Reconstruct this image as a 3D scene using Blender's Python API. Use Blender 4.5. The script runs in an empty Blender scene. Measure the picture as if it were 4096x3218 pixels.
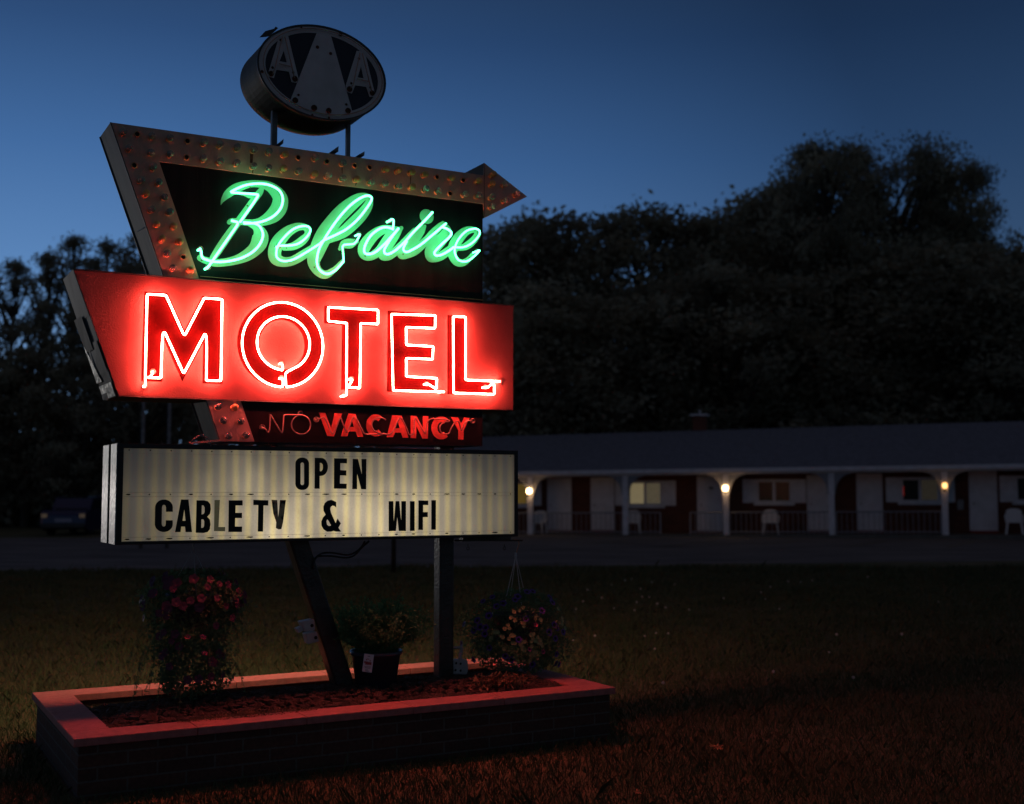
import bpy, bmesh, math, random
import numpy as np
from mathutils import Vector, Matrix
sc = bpy.context.scene
COL = sc.collection
random.seed(7)
R = math.radians

# ------------------------------------------------------------------ survey helpers
F_PX = 4750.0; CAM_H = 1.6; PITCH = math.atan(357.0 / F_PX)

def ray(px, py):
    a = (1609 - py) / F_PX; cx = (px - 2048) / F_PX
    return Vector((cx, math.cos(PITCH) - a * math.sin(PITCH), math.sin(PITCH) + a * math.cos(PITCH)))

def on_z(px, py, z):
    d = ray(px, py); t = (z - CAM_H) / d.z
    return Vector((d.x * t, d.y * t, z))

class Frame:
    """a vertical local frame standing in the place: x along, y back, z up"""
    def __init__(s, ox, oy, deg):
        s.o = Vector((ox, oy, 0)); a = R(deg); s.rot = a
        s.u = Vector((math.cos(a), math.sin(a), 0)); s.v = Vector((-math.sin(a), math.cos(a), 0))
    def xz(s, px, py, yo):
        d = ray(px, py); q = s.o + s.v * yo
        t = (q.x * s.v.x + q.y * s.v.y) / (d.x * s.v.x + d.y * s.v.y)
        p = Vector((d.x * t, d.y * t, 0)) - s.o
        return (p.dot(s.u), CAM_H + d.z * t)
    def w(s, x, y, z=0):
        return s.o + s.u * x + s.v * y + Vector((0, 0, z))

PZ = 0.36
P0 = on_z(295.5, 2958, PZ)
SG = Frame(P0.x, P0.y, 29.0)        # the planter and the sign share this frame

def crop(ox, oy, k):
    return lambda x, y: (ox + x * k, oy + y * k)
C1 = crop(850, 50, 800 / 2102); C2 = crop(350, 450, 900 / 2174); C3 = crop(1250, 600, 900 / 2174)
C4 = crop(750, 700, 700 / 2174); C5 = crop(1350, 700, 600 / 2050); C6 = crop(250, 1050, 1000 / 2174)
C7 = crop(1150, 1150, 950 / 2174); C8 = crop(380, 1750, 870 / 2174); C9 = crop(1200, 1750, 900 / 2174)
C11 = crop(1150, 2150, 1350 / 2174); C12 = crop(2000, 1600, 1100 / 2174); C13 = crop(2996, 1600, 1100 / 2174)
C17 = crop(1750, 2100, 600 / 1507); SRC = crop(0, 0, 1)

def tr(c, pts, yo, fr=SG):
    return [fr.xz(*c(p[0], p[1]), yo) for p in pts]

# ------------------------------------------------------------------ object helpers
def tag(o, label=None, cat=None, group=None, kind=None):
    if label: o['label'] = label
    if cat: o['category'] = cat
    if group: o['group'] = group
    if kind: o['kind'] = kind
    return o

def empty(name, loc=(0, 0, 0), rz=0.0, parent=None):
    o = bpy.data.objects.new(name, None); COL.objects.link(o)
    o.location = loc; o.rotation_euler = (0, 0, rz); o.empty_display_size = .2
    if parent: o.parent = parent
    return o

def link(name, me, m=None, parent=None, smooth=False):
    if m is not None and not me.materials: me.materials.append(m)
    o = bpy.data.objects.new(name, me); COL.objects.link(o)
    if parent: o.parent = parent
    if smooth: me.polygons.foreach_set('use_smooth', [True] * len(me.polygons))
    return o

def kids(o): return [c for c in COL.objects if c.parent == o]

def copy_tree(o, parent=None):
    c = o.copy(); COL.objects.link(c)
    if parent: c.parent = parent
    for ch in kids(o): copy_tree(ch, c)
    return c

def raw(verts, faces, name='m'):
    me = bpy.data.meshes.new(name); me.from_pydata([tuple(v) for v in verts], [], faces); me.update()
    return me

class MB:
    """collects simple solids into one mesh"""
    def __init__(s): s.v = []; s.f = []
    def add(s, v, f):
        n = len(s.v); s.v += [tuple(x) for x in v]; s.f += [tuple(i + n for i in q) for q in f]; return s
    def box(s, x0, x1, y0, y1, z0, z1):
        return s.add([(x0,y0,z0),(x1,y0,z0),(x1,y1,z0),(x0,y1,z0),(x0,y0,z1),(x1,y0,z1),(x1,y1,z1),(x0,y1,z1)],
                     [(0,3,2,1),(4,5,6,7),(0,1,5,4),(1,2,6,5),(2,3,7,6),(3,0,4,7)])
    def prism(s, loop, y0, y1):
        a = sum(loop[i][0] * loop[(i+1) % len(loop)][1] - loop[(i+1) % len(loop)][0] * loop[i][1] for i in range(len(loop)))
        if a < 0: loop = loop[::-1]
        n = len(loop)
        v = [(x, y0, z) for x, z in loop] + [(x, y1, z) for x, z in loop]
        f = [tuple(range(n)), tuple(range(2*n-1, n-1, -1))] + [(i, i+n, (i+1) % n + n, (i+1) % n) for i in range(n)]
        return s.add(v, f)
    def tube(s, pts, r, n=8, cap=True, closed=False):
        pts = [Vector(p) for p in pts]; m = len(pts)
        rr = r if isinstance(r, (list, tuple)) else [r] * m
        T = []
        for i in range(m):
            a = pts[(i-1) % m] if (closed or i > 0) else pts[i]; b = pts[(i+1) % m] if (closed or i < m-1) else pts[i]
            t = (b - a); T.append(t.normalized() if t.length > 1e-9 else Vector((0, 0, 1)))
        up = Vector((0, -1, 0)) if abs(T[0].y) < .9 else Vector((0, 0, 1))
        N = (up - T[0] * up.dot(T[0])).normalized(); v = []
        for i in range(m):
            N = N - T[i] * N.dot(T[i])
            if N.length < 1e-6: N = T[i].orthogonal()
            N.normalize(); B = T[i].cross(N)
            for k in range(n):
                a = 2 * math.pi * k / n
                v.append(pts[i] + (N * math.cos(a) + B * math.sin(a)) * rr[i])
        f = []
        for i in range(m if closed else m-1):
            j = (i+1) % m
            for k in range(n):
                f.append((i*n+k, i*n+(k+1) % n, j*n+(k+1) % n, j*n+k))
        if cap and not closed:
            f.append(tuple(range(n-1, -1, -1))); f.append(tuple(range((m-1)*n, m*n)))
        return s.add(v, f)
    def lathe(s, prof, c=(0, 0, 0), axis='z', n=16):
        v = []; f = []
        for (r, h) in prof:
            for k in range(n):
                a = 2 * math.pi * k / n; x, y = r * math.cos(a), r * math.sin(a)
                p = (x, y, h) if axis == 'z' else (x, -h, y)
                v.append((c[0]+p[0], c[1]+p[1], c[2]+p[2]))
        for i in range(len(prof)-1):
            for k in range(n):
                f.append((i*n+k, i*n+(k+1) % n, (i+1)*n+(k+1) % n, (i+1)*n+k))
        f.append(tuple(range(n-1, -1, -1))); f.append(tuple(range((len(prof)-1)*n, len(prof)*n)))
        return s.add(v, f)
    def build(s, name, m, parent=None, smooth=False, bevel=0):
        o = link(name, raw(s.v, s.f, name), m, parent, smooth)
        if bevel:
            b = o.modifiers.new('Bevel', 'BEVEL'); b.width = bevel; b.segments = 2; b.limit_method = 'ANGLE'
        return o

def plate(name, loops, y, t, m, parent=None):
    """flat cut-out plate with holes in the x-z plane; front face at y, thickness t behind it"""
    cu = bpy.data.curves.new(name, 'CURVE'); cu.dimensions = '2D'; cu.fill_mode = 'BOTH'; cu.extrude = t / 2
    for lp in loops:
        sp = cu.splines.new('POLY'); sp.points.add(len(lp)-1)
        for i, (x, z) in enumerate(lp): sp.points[i].co = (x, z, 0, 1)
        sp.use_cyclic_u = True
    tmp = bpy.data.objects.new('tmp', cu); COL.objects.link(tmp)
    dg = bpy.context.evaluated_depsgraph_get(); me = bpy.data.meshes.new_from_object(tmp.evaluated_get(dg))
    bpy.data.objects.remove(tmp); bpy.data.curves.remove(cu)
    me.name = name; me.transform(Matrix.Rotation(R(90), 4, 'X')); me.transform(Matrix.Translation((0, y + t/2, 0)))
    me.materials.clear()
    return link(name, me, m, parent)

def chaikin(p, it=2, closed=False):
    p = [Vector(q) for q in p]
    for _ in range(it):
        o = []; n = len(p)
        if not closed: o.append(p[0])
        for i in range(n if closed else n-1):
            a, b = p[i], p[(i+1) % n]
            if closed or i > 0: o.append(a * .75 + b * .25)
            if closed or i < n-2: o.append(a * .25 + b * .75)
        if not closed: o.append(p[-1])
        p = o
    return p

def catmull(p, sub=6):
    n = len(p); out = []
    for i in range(n-1):
        a, b, c, d = p[max(i-1, 0)], p[i], p[i+1], p[min(i+2, n-1)]
        for k in range(sub):
            t = k / sub
            out.append(tuple(.5*((2*b[j]) + (-a[j]+c[j])*t + (2*a[j]-5*b[j]+4*c[j]-d[j])*t*t + (-a[j]+3*b[j]-3*c[j]+d[j])*t**3) for j in range(len(b))))
    out.append(tuple(p[-1])); return out

# ------------------------------------------------------------------ materials
def mat(name, col, rough=.6, metal=0.0, var=0.0, scale=8.0, bump=0.0, bscale=60.0, col2=None, detail=6, emis=None, estr=0.0, spec=.4, transm=0.0, coord='Object', stretch=(1, 1, 1), thr=(.35, .65)):
    m = bpy.data.materials.new(name); m.use_nodes = True; nt = m.node_tree; L = nt.links
    b = nt.nodes['Principled BSDF']
    b.inputs['Base Color'].default_value = (*col, 1); b.inputs['Roughness'].default_value = rough
    b.inputs['Metallic'].default_value = metal; b.inputs['Specular IOR Level'].default_value = spec
    b.inputs['Transmission Weight'].default_value = transm
    tc = nt.nodes.new('ShaderNodeTexCoord'); mp = nt.nodes.new('ShaderNodeMapping'); mp.inputs['Scale'].default_value = stretch
    L.new(tc.outputs[coord], mp.inputs[0])
    if var or col2:
        n = nt.nodes.new('ShaderNodeTexNoise'); n.inputs['Scale'].default_value = scale; n.inputs['Detail'].default_value = detail
        L.new(mp.outputs[0], n.inputs['Vector'])
        r = nt.nodes.new('ShaderNodeValToRGB')
        c2 = col2 if col2 else tuple(c * (1 - var) for c in col)
        r.color_ramp.elements[0].position = thr[0]; r.color_ramp.elements[1].position = thr[1]
        r.color_ramp.elements[0].color = (*c2, 1); r.color_ramp.elements[1].color = (*col, 1)
        L.new(n.outputs[0], r.inputs[0]); L.new(r.outputs[0], b.inputs['Base Color'])
    if bump:
        n2 = nt.nodes.new('ShaderNodeTexNoise'); n2.inputs['Scale'].default_value = bscale; n2.inputs['Detail'].default_value = 4
        L.new(mp.outputs[0], n2.inputs['Vector'])
        bp = nt.nodes.new('ShaderNodeBump'); bp.inputs['Strength'].default_value = bump; bp.inputs['Distance'].default_value = .01
        L.new(n2.outputs[0], bp.inputs['Height']); L.new(bp.outputs[0], b.inputs['Normal'])
    if emis:
        b.inputs['Emission Color'].default_value = (*emis, 1); b.inputs['Emission Strength'].default_value = estr
    return m

def emit(name, col, s):
    m = bpy.data.materials.new(name); m.use_nodes = True; nt = m.node_tree
    for n in list(nt.nodes): nt.nodes.remove(n)
    e = nt.nodes.new('ShaderNodeEmission'); e.inputs[0].default_value = (*col, 1); e.inputs[1].default_value = s
    o = nt.nodes.new('ShaderNodeOutputMaterial'); nt.links.new(e.outputs[0], o.inputs[0])
    return m

M = dict(
    cab=mat('dark cabinet metal', (.075, .08, .075), .5, .55, .6, 5, .25, 25, spec=.5),
    cabside=mat('worn sheet metal', (.06, .068, .06), .6, .5, .75, 3.5, .35, 9, col2=(.03, .03, .028), stretch=(1, 1, .35)),
    rim=mat('dark edge trim', (.05, .05, .055), .45, .4, .4, 12),
    arrow=mat('faded cream paint', (.50, .345, .285), .6, 0, .22, 3, .3, 75, stretch=(1, 1, .5)),
    black=mat('black enamel panel', (.016, .011, .012), .5, 0, .5, 14, .12, 70, col2=(.009, .006, .007), stretch=(1, 1, .08), spec=.15),
    motel=mat('orange red enamel panel', (.28, .100, .085), .62, 0, .22, 3.0, .22, 110, col2=(.21, .060, .058), spec=.2),
    red=mat('dark red letter paint', (.040, .0009, .0008), .7, 0, .4, 7, .2, 60, spec=.04),
    mint=mat('pale mint letter paint', (.27, .57, .36), .55, 0, .25, 9, .1, 60, col2=(.24, .46, .28), thr=(.3, .6)),
    vac=mat('red vacancy letter paint', (.90, .15, .11), .6, 0, .3, 20, .3, 90),
    tube_red=emit('red neon tube lit', (1, .105, .075), 148),
    tube_green=emit('green neon tube lit', (.11, 1, .43), 7.6),
    tube_off=mat('unlit neon glass', (.42, .26, .22), .12, 0, .3, 30, spec=.8),
    glass=mat('clear bulb glass', (.75, .68, .62), .10, 0, transm=.72, spec=.6),
    amber=mat('frosted amber bulb', (.80, .46, .17), .35, 0, .4, 20, spec=.5),
    brass=mat('bulb socket brass', (.55, .30, .15), .4, .2, .4, 40),
    porcelain=mat('brown electrode housing', (.20, .13, .10), .3, 0, .4, 30, spec=.6),
    hole=mat('black socket hole', (.006, .006, .006), .8),
    aaawhite=mat('weathered white enamel', (.52, .52, .56), .55, 0, .2, 6, .2, 40),
    navy=mat('navy enamel', (.010, .011, .030), .45, 0, .3, 10),
    rust=mat('rust spots', (.07, .03, .018), .8, 0, .5, 60, .5, 90),
    ruststreak=mat('rust streak', (.17, .07, .045), .8, 0, .5, 30, .3, 90),
    steel=mat('weathered grey steel', (.20, .21, .23), .5, .5, .4, 8, .2, 40),
    post=mat('black painted steel post', (.035, .033, .030), .35, .3, .5, 10, .4, 60, spec=.6),
    frame=mat('black board frame', (.014, .014, .016), .4, .2, .3, 20),
    letter=mat('black plastic letter', (.006, .006, .006), .35, 0, spec=.3),
    letterworn=mat('worn black plastic letter', (.010, .010, .008), .5, 0, 0, 20, col2=(.42, .36, .20), thr=(.44, .54)),
    letterghost=mat('ghost of a removed letter', (.10, .095, .06), .8, 0, .2, 30, emis=(.5, .46, .27), estr=.07),
    grime=mat('black grime', (.02, .018, .015), .9),
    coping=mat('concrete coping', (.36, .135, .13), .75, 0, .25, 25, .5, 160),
    cable=mat('black rubber cable', (.02, .02, .02), .5),
    twine=mat('white plastic hanger', (.45, .42, .44), .5),
    orangecord=mat('orange cord', (.45, .16, .08), .5),
    box=mat('grey outlet box', (.42, .41, .43), .5, 0, .25, 12, .1, 60),
    pot=mat('black plastic nursery pot', (.045, .05, .075), .35, 0, .3, 10, spec=.5),
    tagw=mat('white plant tag', (.60, .58, .62), .5),
    tagr=mat('red plant tag print', (.35, .04, .05), .5),
    tagk=mat('black plant tag print', (.03, .03, .04), .5),
    leaf=mat('petunia leaves', (.11, .17, .10), .6, 0, .5, 9),
    leaf2=mat('potted plant leaves', (.11, .21, .11), .6, 0, .5, 11),
    magenta=mat('magenta petals', (.09, .018, .05), .6, 0, .3, 40),
    purple=mat('purple petals', (.09, .032, .24), .6, 0, .3, 40),
    yellow=mat('yellow petals', (.22, .25, .10), .6, 0, .2, 40),
    pink=mat('petals with painted red light', (.38, .06, .14), .6, 0, .3, 40),  # brighter petal copy with the red sign light painted in
    rock=mat('red lava rock', (.060, .036, .030), .9, 0, .6, 18, .8, 50),
    soil=mat('dark soil', (.025, .025, .02), .95, 0, .5, 20, .8, 40),
    dry=mat('dry rusty groundcover', (.20, .13, .07), .8, 0, .6, 25),
    grass=mat('mown grass blades', (.080, .095, .055), .8, 0, .5, 1.2, coord='Object', col2=(.05, .078, .04), spec=.1),
    deadleaf=mat('dead leaf', (.42, .20, .09), .7, 0, .4, 60),
    puff=mat('dandelion seed head', (.34, .33, .33), .9),
    tree=mat('tree leaves', (.095, .105, .065), .8, 0, .7, .35, coord='Object'),
    bark=mat('bark', (.05, .042, .035), .9, 0, .4, 5, .5, 12),
    brickm=mat('motel brick', (.16, .055, .038), .85, 0, .4, 14),
    white=mat('white painted wood', (.62, .62, .70), .6, 0, .18, 4),
    lattice=mat('weathered white lattice', (.27, .28, .33), .7, 0, .3, 30),
    doorm=mat('white door paint', (.62, .61, .68), .5, 0, .15, 3),
    roof=mat('grey asphalt shingles', (.14, .16, .215), .9, 0, .3, 6, .5, 14),
    pane=mat('dark window glass', (.012, .014, .016), .2, 0, spec=.12),
    redsill=mat('red step paint', (.20, .02, .015), .6),
    slab=mat('concrete walkway', (.12, .12, .115), .85, 0, .3, 3, .4, 30),
    plastic=mat('white resin chair', (.62, .62, .66), .4),
    lampglass=emit('lit lantern glass', (1, .60, .26), 16),
    lampglass2=emit('weak lit lantern bulb', (1, .50, .16), 3.2),
    bluecar=mat('dark blue car paint', (.012, .018, .075), .25, .2, spec=.6),
    palecar=mat('pale blue car paint', (.10, .16, .26), .3, .1, spec=.6),
    tyre=mat('black tyre', (.012, .012, .012), .8),
    lens=mat('lamp lens with painted glint', (.5, .38, .25), .2, .3, emis=(1, .62, .35), estr=.025),  # reflected glint put in as a faint glow of the lens
    redlens=mat('red tail lamp lens', (.22, .03, .01), .3, 0, emis=(1, .12, .03), estr=.02),
    platem=mat('number plate', (.25, .27, .38), .5),
)

def make_leafy(m, col, tr_col, scale, dark=.45):
    """thin leaf: part of the light is reflected, part passes through"""
    nt = m.node_tree; L = nt.links
    for n in list(nt.nodes): nt.nodes.remove(n)
    N = nt.nodes.new; tc = N('ShaderNodeTexCoord'); n = N('ShaderNodeTexNoise'); n.inputs['Scale'].default_value = scale; n.inputs['Detail'].default_value = 5
    L.new(tc.outputs['Object'], n.inputs['Vector'])
    outs = []
    for c in (col, tr_col):
        r = N('ShaderNodeValToRGB'); r.color_ramp.elements[0].position = .36; r.color_ramp.elements[1].position = .66
        r.color_ramp.elements[0].color = (*[x*dark for x in c], 1); r.color_ramp.elements[1].color = (*c, 1); L.new(n.outputs[0], r.inputs[0]); outs.append(r.outputs[0])
    d = N('ShaderNodeBsdfDiffuse'); t = N('ShaderNodeBsdfTranslucent'); L.new(outs[0], d.inputs[0]); L.new(outs[1], t.inputs[0])
    a = N('ShaderNodeAddShader'); L.new(d.outputs[0], a.inputs[0]); L.new(t.outputs[0], a.inputs[1]); o = N('ShaderNodeOutputMaterial'); L.new(a.outputs[0], o.inputs[0])
make_leafy(M['tree'], (.19, .19, .15), (.17, .16, .11), .35)
make_leafy(M['leaf'], (.09, .13, .08), (.05, .09, .04), 9, .6)
make_leafy(M['leaf2'], (.07, .17, .09), (.03, .10, .04), 11, .6)

def add_nodes_board(name):
    m = bpy.data.materials.new(name); m.use_nodes = True; nt = m.node_tree; L = nt.links; N = nt.nodes.new
    b = nt.nodes['Principled BSDF']; b.inputs['Roughness'].default_value = .45
    b.inputs['Base Color'].default_value = (.50, .49, .46, 1)
    tc = N('ShaderNodeTexCoord'); sx = N('ShaderNodeSeparateXYZ'); L.new(tc.outputs['Object'], sx.inputs[0])
    def math_(op, a, c=None, d=None):
        n = N('ShaderNodeMath'); n.operation = op
        for i, q in enumerate((a, c, d)):
            if q is None: continue
            if isinstance(q, (int, float)): n.inputs[i].default_value = q
            else: L.new(q, n.inputs[i])
        return n.outputs[0]
    # ribs of the corrugated sheet, with slow wobble
    wob = N('ShaderNodeTexNoise'); wob.inputs['Scale'].default_value = 2.2; wob.inputs['Detail'].default_value = 2
    mp = N('ShaderNodeMapping'); mp.inputs['Scale'].default_value = (1, 1, .5); L.new(tc.outputs['Object'], mp.inputs[0]); L.new(mp.outputs[0], wob.inputs['Vector'])
    x = math_('ADD', math_('MULTIPLY', sx.outputs['X'], 1 / .0775), math_('MULTIPLY', wob.outputs[0], .22))
    ph = math_('FRACT', x)
    tri = math_('ABSOLUTE', math_('SUBTRACT', ph, .5))           # 0 at centre .. .5
    rib = N('ShaderNodeMapRange'); rib.interpolation_type = 'SMOOTHSTEP'; L.new(tri, rib.inputs[0])
    rib.inputs[1].default_value = .03; rib.inputs[2].default_value = .40; rib.inputs[3].default_value = 1; rib.inputs[4].default_value = 0
    # glow of the tubes inside: strongest low in the middle, weaker to the top and the ends
    zz = N('ShaderNodeMapRange'); L.new(sx.outputs['Z'], zz.inputs[0]); zz.interpolation_type = 'SMOOTHSTEP'
    zz.inputs[1].default_value = 1.88; zz.inputs[2].default_value = 1.42; zz.inputs[3].default_value = .24; zz.inputs[4].default_value = 1.0
    cx = N('ShaderNodeMapRange'); L.new(math_('ABSOLUTE', math_('SUBTRACT', sx.outputs['X'], 1.62)), cx.inputs[0]); cx.interpolation_type = 'SMOOTHSTEP'
    cx.inputs[1].default_value = .30; cx.inputs[2].default_value = 1.34; cx.inputs[3].default_value = 1.08; cx.inputs[4].default_value = .12
    lo = N('ShaderNodeTexNoise'); lo.inputs['Scale'].default_value = 3.0; L.new(tc.outputs['Object'], lo.inputs['Vector'])
    fine = N('ShaderNodeTexNoise'); fine.inputs['Scale'].default_value = 90; L.new(tc.outputs['Object'], fine.inputs['Vector'])
    g = math_('MULTIPLY', math_('MULTIPLY', zz.outputs[0], cx.outputs[0]), math_('ADD', math_('MULTIPLY', lo.outputs[0], 1.5), .25))
    g = math_('MULTIPLY', g, math_('ADD', math_('MULTIPLY', fine.outputs[0], .5), .75))
    base = math_('MULTIPLY', g, math_('ADD', math_('MULTIPLY', rib.outputs[0], .34), .80))
    rb2 = N('ShaderNodeTexNoise'); rb2.inputs['Scale'].default_value = 7; rb2.inputs['Detail'].default_value = 3; mq = N('ShaderNodeMapping'); mq.inputs['Scale'].default_value = (1, 1, .12); L.new(tc.outputs['Object'], mq.inputs[0]); L.new(mq.outputs[0], rb2.inputs['Vector'])
    base = math_('MULTIPLY', base, math_('ADD', math_('MULTIPLY', rb2.outputs[0], .8), .6))
    base = math_('ADD', base, math_('ADD', math_('MULTIPLY', math_('MULTIPLY', rib.outputs[0], cx.outputs[0]), .08), .02))
    mix = N('ShaderNodeMix'); mix.data_type = 'RGBA'; L.new(rib.outputs[0], mix.inputs[0])
    mix.inputs[6].default_value = (1, .83, .58, 1); mix.inputs[7].default_value = (1, .79, .38, 1)
    L.new(mix.outputs[2], b.inputs['Emission Color']); L.new(math_('MULTIPLY', base, .42), b.inputs['Emission Strength'])
    bp = N('ShaderNodeBump'); bp.inputs['Strength'].default_value = .4; bp.inputs['Distance'].default_value = .01
    L.new(rib.outputs[0], bp.inputs['Height']); L.new(bp.outputs[0], b.inputs['Normal'])
    return m
M['rearsheet'] = mat('lit rear plastic sheet', (.5, .49, .46), .5, emis=(1, .80, .42), estr=13)
M['board'] = add_nodes_board('lit corrugated plastic sheet')

def add_side_metal(name):
    """bare aluminium cheek of the board, with a sheen painted into its colour, dark above and bright below"""
    m = bpy.data.materials.new(name); m.use_nodes = True; nt = m.node_tree; L = nt.links; N = nt.nodes.new
    b = nt.nodes['Principled BSDF']; b.inputs['Metallic'].default_value = 1
    tc = N('ShaderNodeTexCoord'); sx = N('ShaderNodeSeparateXYZ'); L.new(tc.outputs['Object'], sx.inputs[0])
    n = N('ShaderNodeTexNoise'); n.inputs['Scale'].default_value = 30; n.inputs['Detail'].default_value = 6; L.new(tc.outputs['Object'], n.inputs['Vector'])
    mr = N('ShaderNodeMapRange'); L.new(sx.outputs['Z'], mr.inputs[0]); mr.interpolation_type = 'SMOOTHSTEP'
    mr.inputs[1].default_value = 1.78; mr.inputs[2].default_value = 1.52; mr.inputs[3].default_value = 0; mr.inputs[4].default_value = 1
    ad = N('ShaderNodeMath'); ad.operation = 'MULTIPLY_ADD'; L.new(n.outputs[0], ad.inputs[0]); ad.inputs[1].default_value = .9; ad.inputs[2].default_value = -.45
    a2 = N('ShaderNodeMath'); a2.operation = 'ADD'; a2.use_clamp = True; L.new(ad.outputs[0], a2.inputs[0]); L.new(mr.outputs[0], a2.inputs[1])
    r = N('ShaderNodeValToRGB'); r.color_ramp.elements[0].color = (.05, .06, .055, 1); r.color_ramp.elements[1].color = (.85, .80, .76, 1); L.new(a2.outputs[0], r.inputs[0]); L.new(r.outputs[0], b.inputs['Base Color'])  # highlight on the lower cheek painted in as a colour ramp over height
    b.inputs['Roughness'].default_value = .42
    bp = N('ShaderNodeBump'); bp.inputs['Strength'].default_value = .25; bp.inputs['Distance'].default_value = .01; L.new(n.outputs[0], bp.inputs['Height']); L.new(bp.outputs[0], b.inputs['Normal'])
    return m
M['cheek'] = add_side_metal('aluminium cheek with painted sheen')

def brick_mat(name, c1, c2, mortar, w, h, along_diag=True, bump=.6):
    m = bpy.data.materials.new(name); m.use_nodes = True; nt = m.node_tree; L = nt.links; N = nt.nodes.new
    b = nt.nodes['Principled BSDF']; b.inputs['Roughness'].default_value = .85; b.inputs['Specular IOR Level'].default_value = .2
    tc = N('ShaderNodeTexCoord'); sx = N('ShaderNodeSeparateXYZ'); L.new(tc.outputs['Object'], sx.inputs[0])
    ad = N('ShaderNodeMath'); ad.operation = 'ADD'; L.new(sx.outputs['X'], ad.inputs[0]); L.new(sx.outputs['Y'], ad.inputs[1])
    cb = N('ShaderNodeCombineXYZ'); L.new(ad.outputs[0], cb.inputs[0]); L.new(sx.outputs['Z'], cb.inputs[1])
    t = N('ShaderNodeTexBrick'); L.new(cb.outputs[0], t.inputs['Vector'])
    t.inputs['Scale'].default_value = 1; t.inputs['Brick Width'].default_value = w; t.inputs['Row Height'].default_value = h
    t.inputs['Mortar Size'].default_value = .0055; t.inputs['Mortar Smooth'].default_value = .2
    t.inputs['Color1'].default_value = (*c1, 1); t.inputs['Color2'].default_value = (*c2, 1); t.inputs['Mortar'].default_value = (*mortar, 1)
    n = N('ShaderNodeTexNoise'); n.inputs['Scale'].default_value = 45; n.inputs['Detail'].default_value = 8; L.new(tc.outputs['Object'], n.inputs['Vector'])
    mx = N('ShaderNodeMix'); mx.data_type = 'RGBA'; mx.blend_type = 'MULTIPLY'; mx.inputs[0].default_value = .6; L.new(t.outputs['Color'], mx.inputs[6]); L.new(n.outputs[0], mx.inputs[7])
    L.new(mx.outputs[2], b.inputs['Base Color'])
    sb = N('ShaderNodeMath'); sb.operation = 'MULTIPLY_ADD'; L.new(t.outputs['Fac'], sb.inputs[0]); sb.inputs[1].default_value = -1; L.new(n.outputs[0], sb.inputs[2])
    bp = N('ShaderNodeBump'); bp.inputs['Strength'].default_value = bump; bp.inputs['Distance'].default_value = .008; L.new(sb.outputs[0], bp.inputs['Height']); L.new(bp.outputs[0], b.inputs['Normal'])
    return m
M['brick'] = brick_mat('planter brick', (.11, .058, .045), (.075, .045, .038), (.115, .11, .105), .30, .068)
M['motelbrick'] = brick_mat('motel brick wall', (.17, .055, .035), (.12, .042, .03), (.14, .10, .085), .30, .12)

def ground_mat(name, cols, scale, bump, bscale, stretch=(1, 1, 1)):
    m = bpy.data.materials.new(name); m.use_nodes = True; nt = m.node_tree; L = nt.links; N = nt.nodes.new
    b = nt.nodes['Principled BSDF']; b.inputs['Roughness'].default_value = .95; b.inputs['Specular IOR Level'].default_value = .12
    tc = N('ShaderNodeTexCoord'); mp = N('ShaderNodeMapping'); mp.inputs['Scale'].default_value = stretch; L.new(tc.outputs['Object'], mp.inputs[0])
    n = N('ShaderNodeTexNoise'); n.inputs['Scale'].default_value = scale; n.inputs['Detail'].default_value = 9; n.inputs['Roughness'].default_value = .65; L.new(mp.outputs[0], n.inputs['Vector'])
    r = N('ShaderNodeValToRGB'); r.color_ramp.elements[0].position = .3; r.color_ramp.elements[1].position = .7
    r.color_ramp.elements[0].color = (*cols[0], 1); r.color_ramp.elements[1].color = (*cols[-1], 1)
    if len(cols) == 3:
        e = r.color_ramp.elements.new(.5); e.color = (*cols[1], 1)
    L.new(n.outputs[0], r.inputs[0]); L.new(r.outputs[0], b.inputs['Base Color'])
    n2 = N('ShaderNodeTexNoise'); n2.inputs['Scale'].default_value = bscale; n2.inputs['Detail'].default_value = 6; L.new(tc.outputs['Object'], n2.inputs['Vector'])
    bp = N('ShaderNodeBump'); bp.inputs['Strength'].default_value = bump; bp.inputs['Distance'].default_value = .03; L.new(n2.outputs[0], bp.inputs['Height']); L.new(bp.outputs[0], b.inputs['Normal'])
    return m
M['lawn'] = ground_mat('lawn soil and turf', [(.055, .062, .034), (.085, .088, .05), (.14, .115, .075)], .55, .9, 22)
M['asphalt'] = ground_mat('worn asphalt', [(.055, .053, .058), (.125, .12, .125), (.19, .18, .18)], .35, .3, 30, (1, 3.5, 1))
M['paint'] = mat('faded yellow parking paint', (.17, .14, .07), .9, 0, .7, 3)

def zramp_mix(m, z0, z1, col_top, col_bot):
    pass

# ================================================================== SIGN
YC = .79                       # centre plane of the sign and its posts
Y_ARROW = .620; Y_NAME = .626; Y_MOTEL = .610; Y_BOARD = .58
sign = empty('motel_sign', SG.w(0, 0, 0), SG.rot)
tag(sign, 'roadside sign with bulb studded arrow, green neon script and glowing red MOTEL box', 'sign')

# --- name cabinet behind the script, reaching down to the vacancy panel
nm = tr(SRC, [(636, 648), (1931, 817), (1929, 1786), (880, 1768), (825, 1602)], Y_NAME)
name_cab = MB().prism(nm, Y_NAME, .935).build('name_cabinet', M['cab'], sign)
name_cab['label'] = 'black cabinet behind the green script and the vacancy letters'
nf = tr(SRC, [(636, 650), (1930, 819), (1929, 1240), (795, 1112)], Y_NAME - .003)
name_face = MB().prism(nf, Y_NAME - .004, Y_NAME - .0005).build('face_panel', M['black'], name_cab)
vf = tr(SRC, [(962, 1604), (1929, 1640), (1929, 1784), (1018, 1768)], Y_NAME - .003)
vac_face = MB().prism(vf, Y_NAME - .004, Y_NAME - .0005).build('vacancy_panel', M['black'], name_cab)

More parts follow.
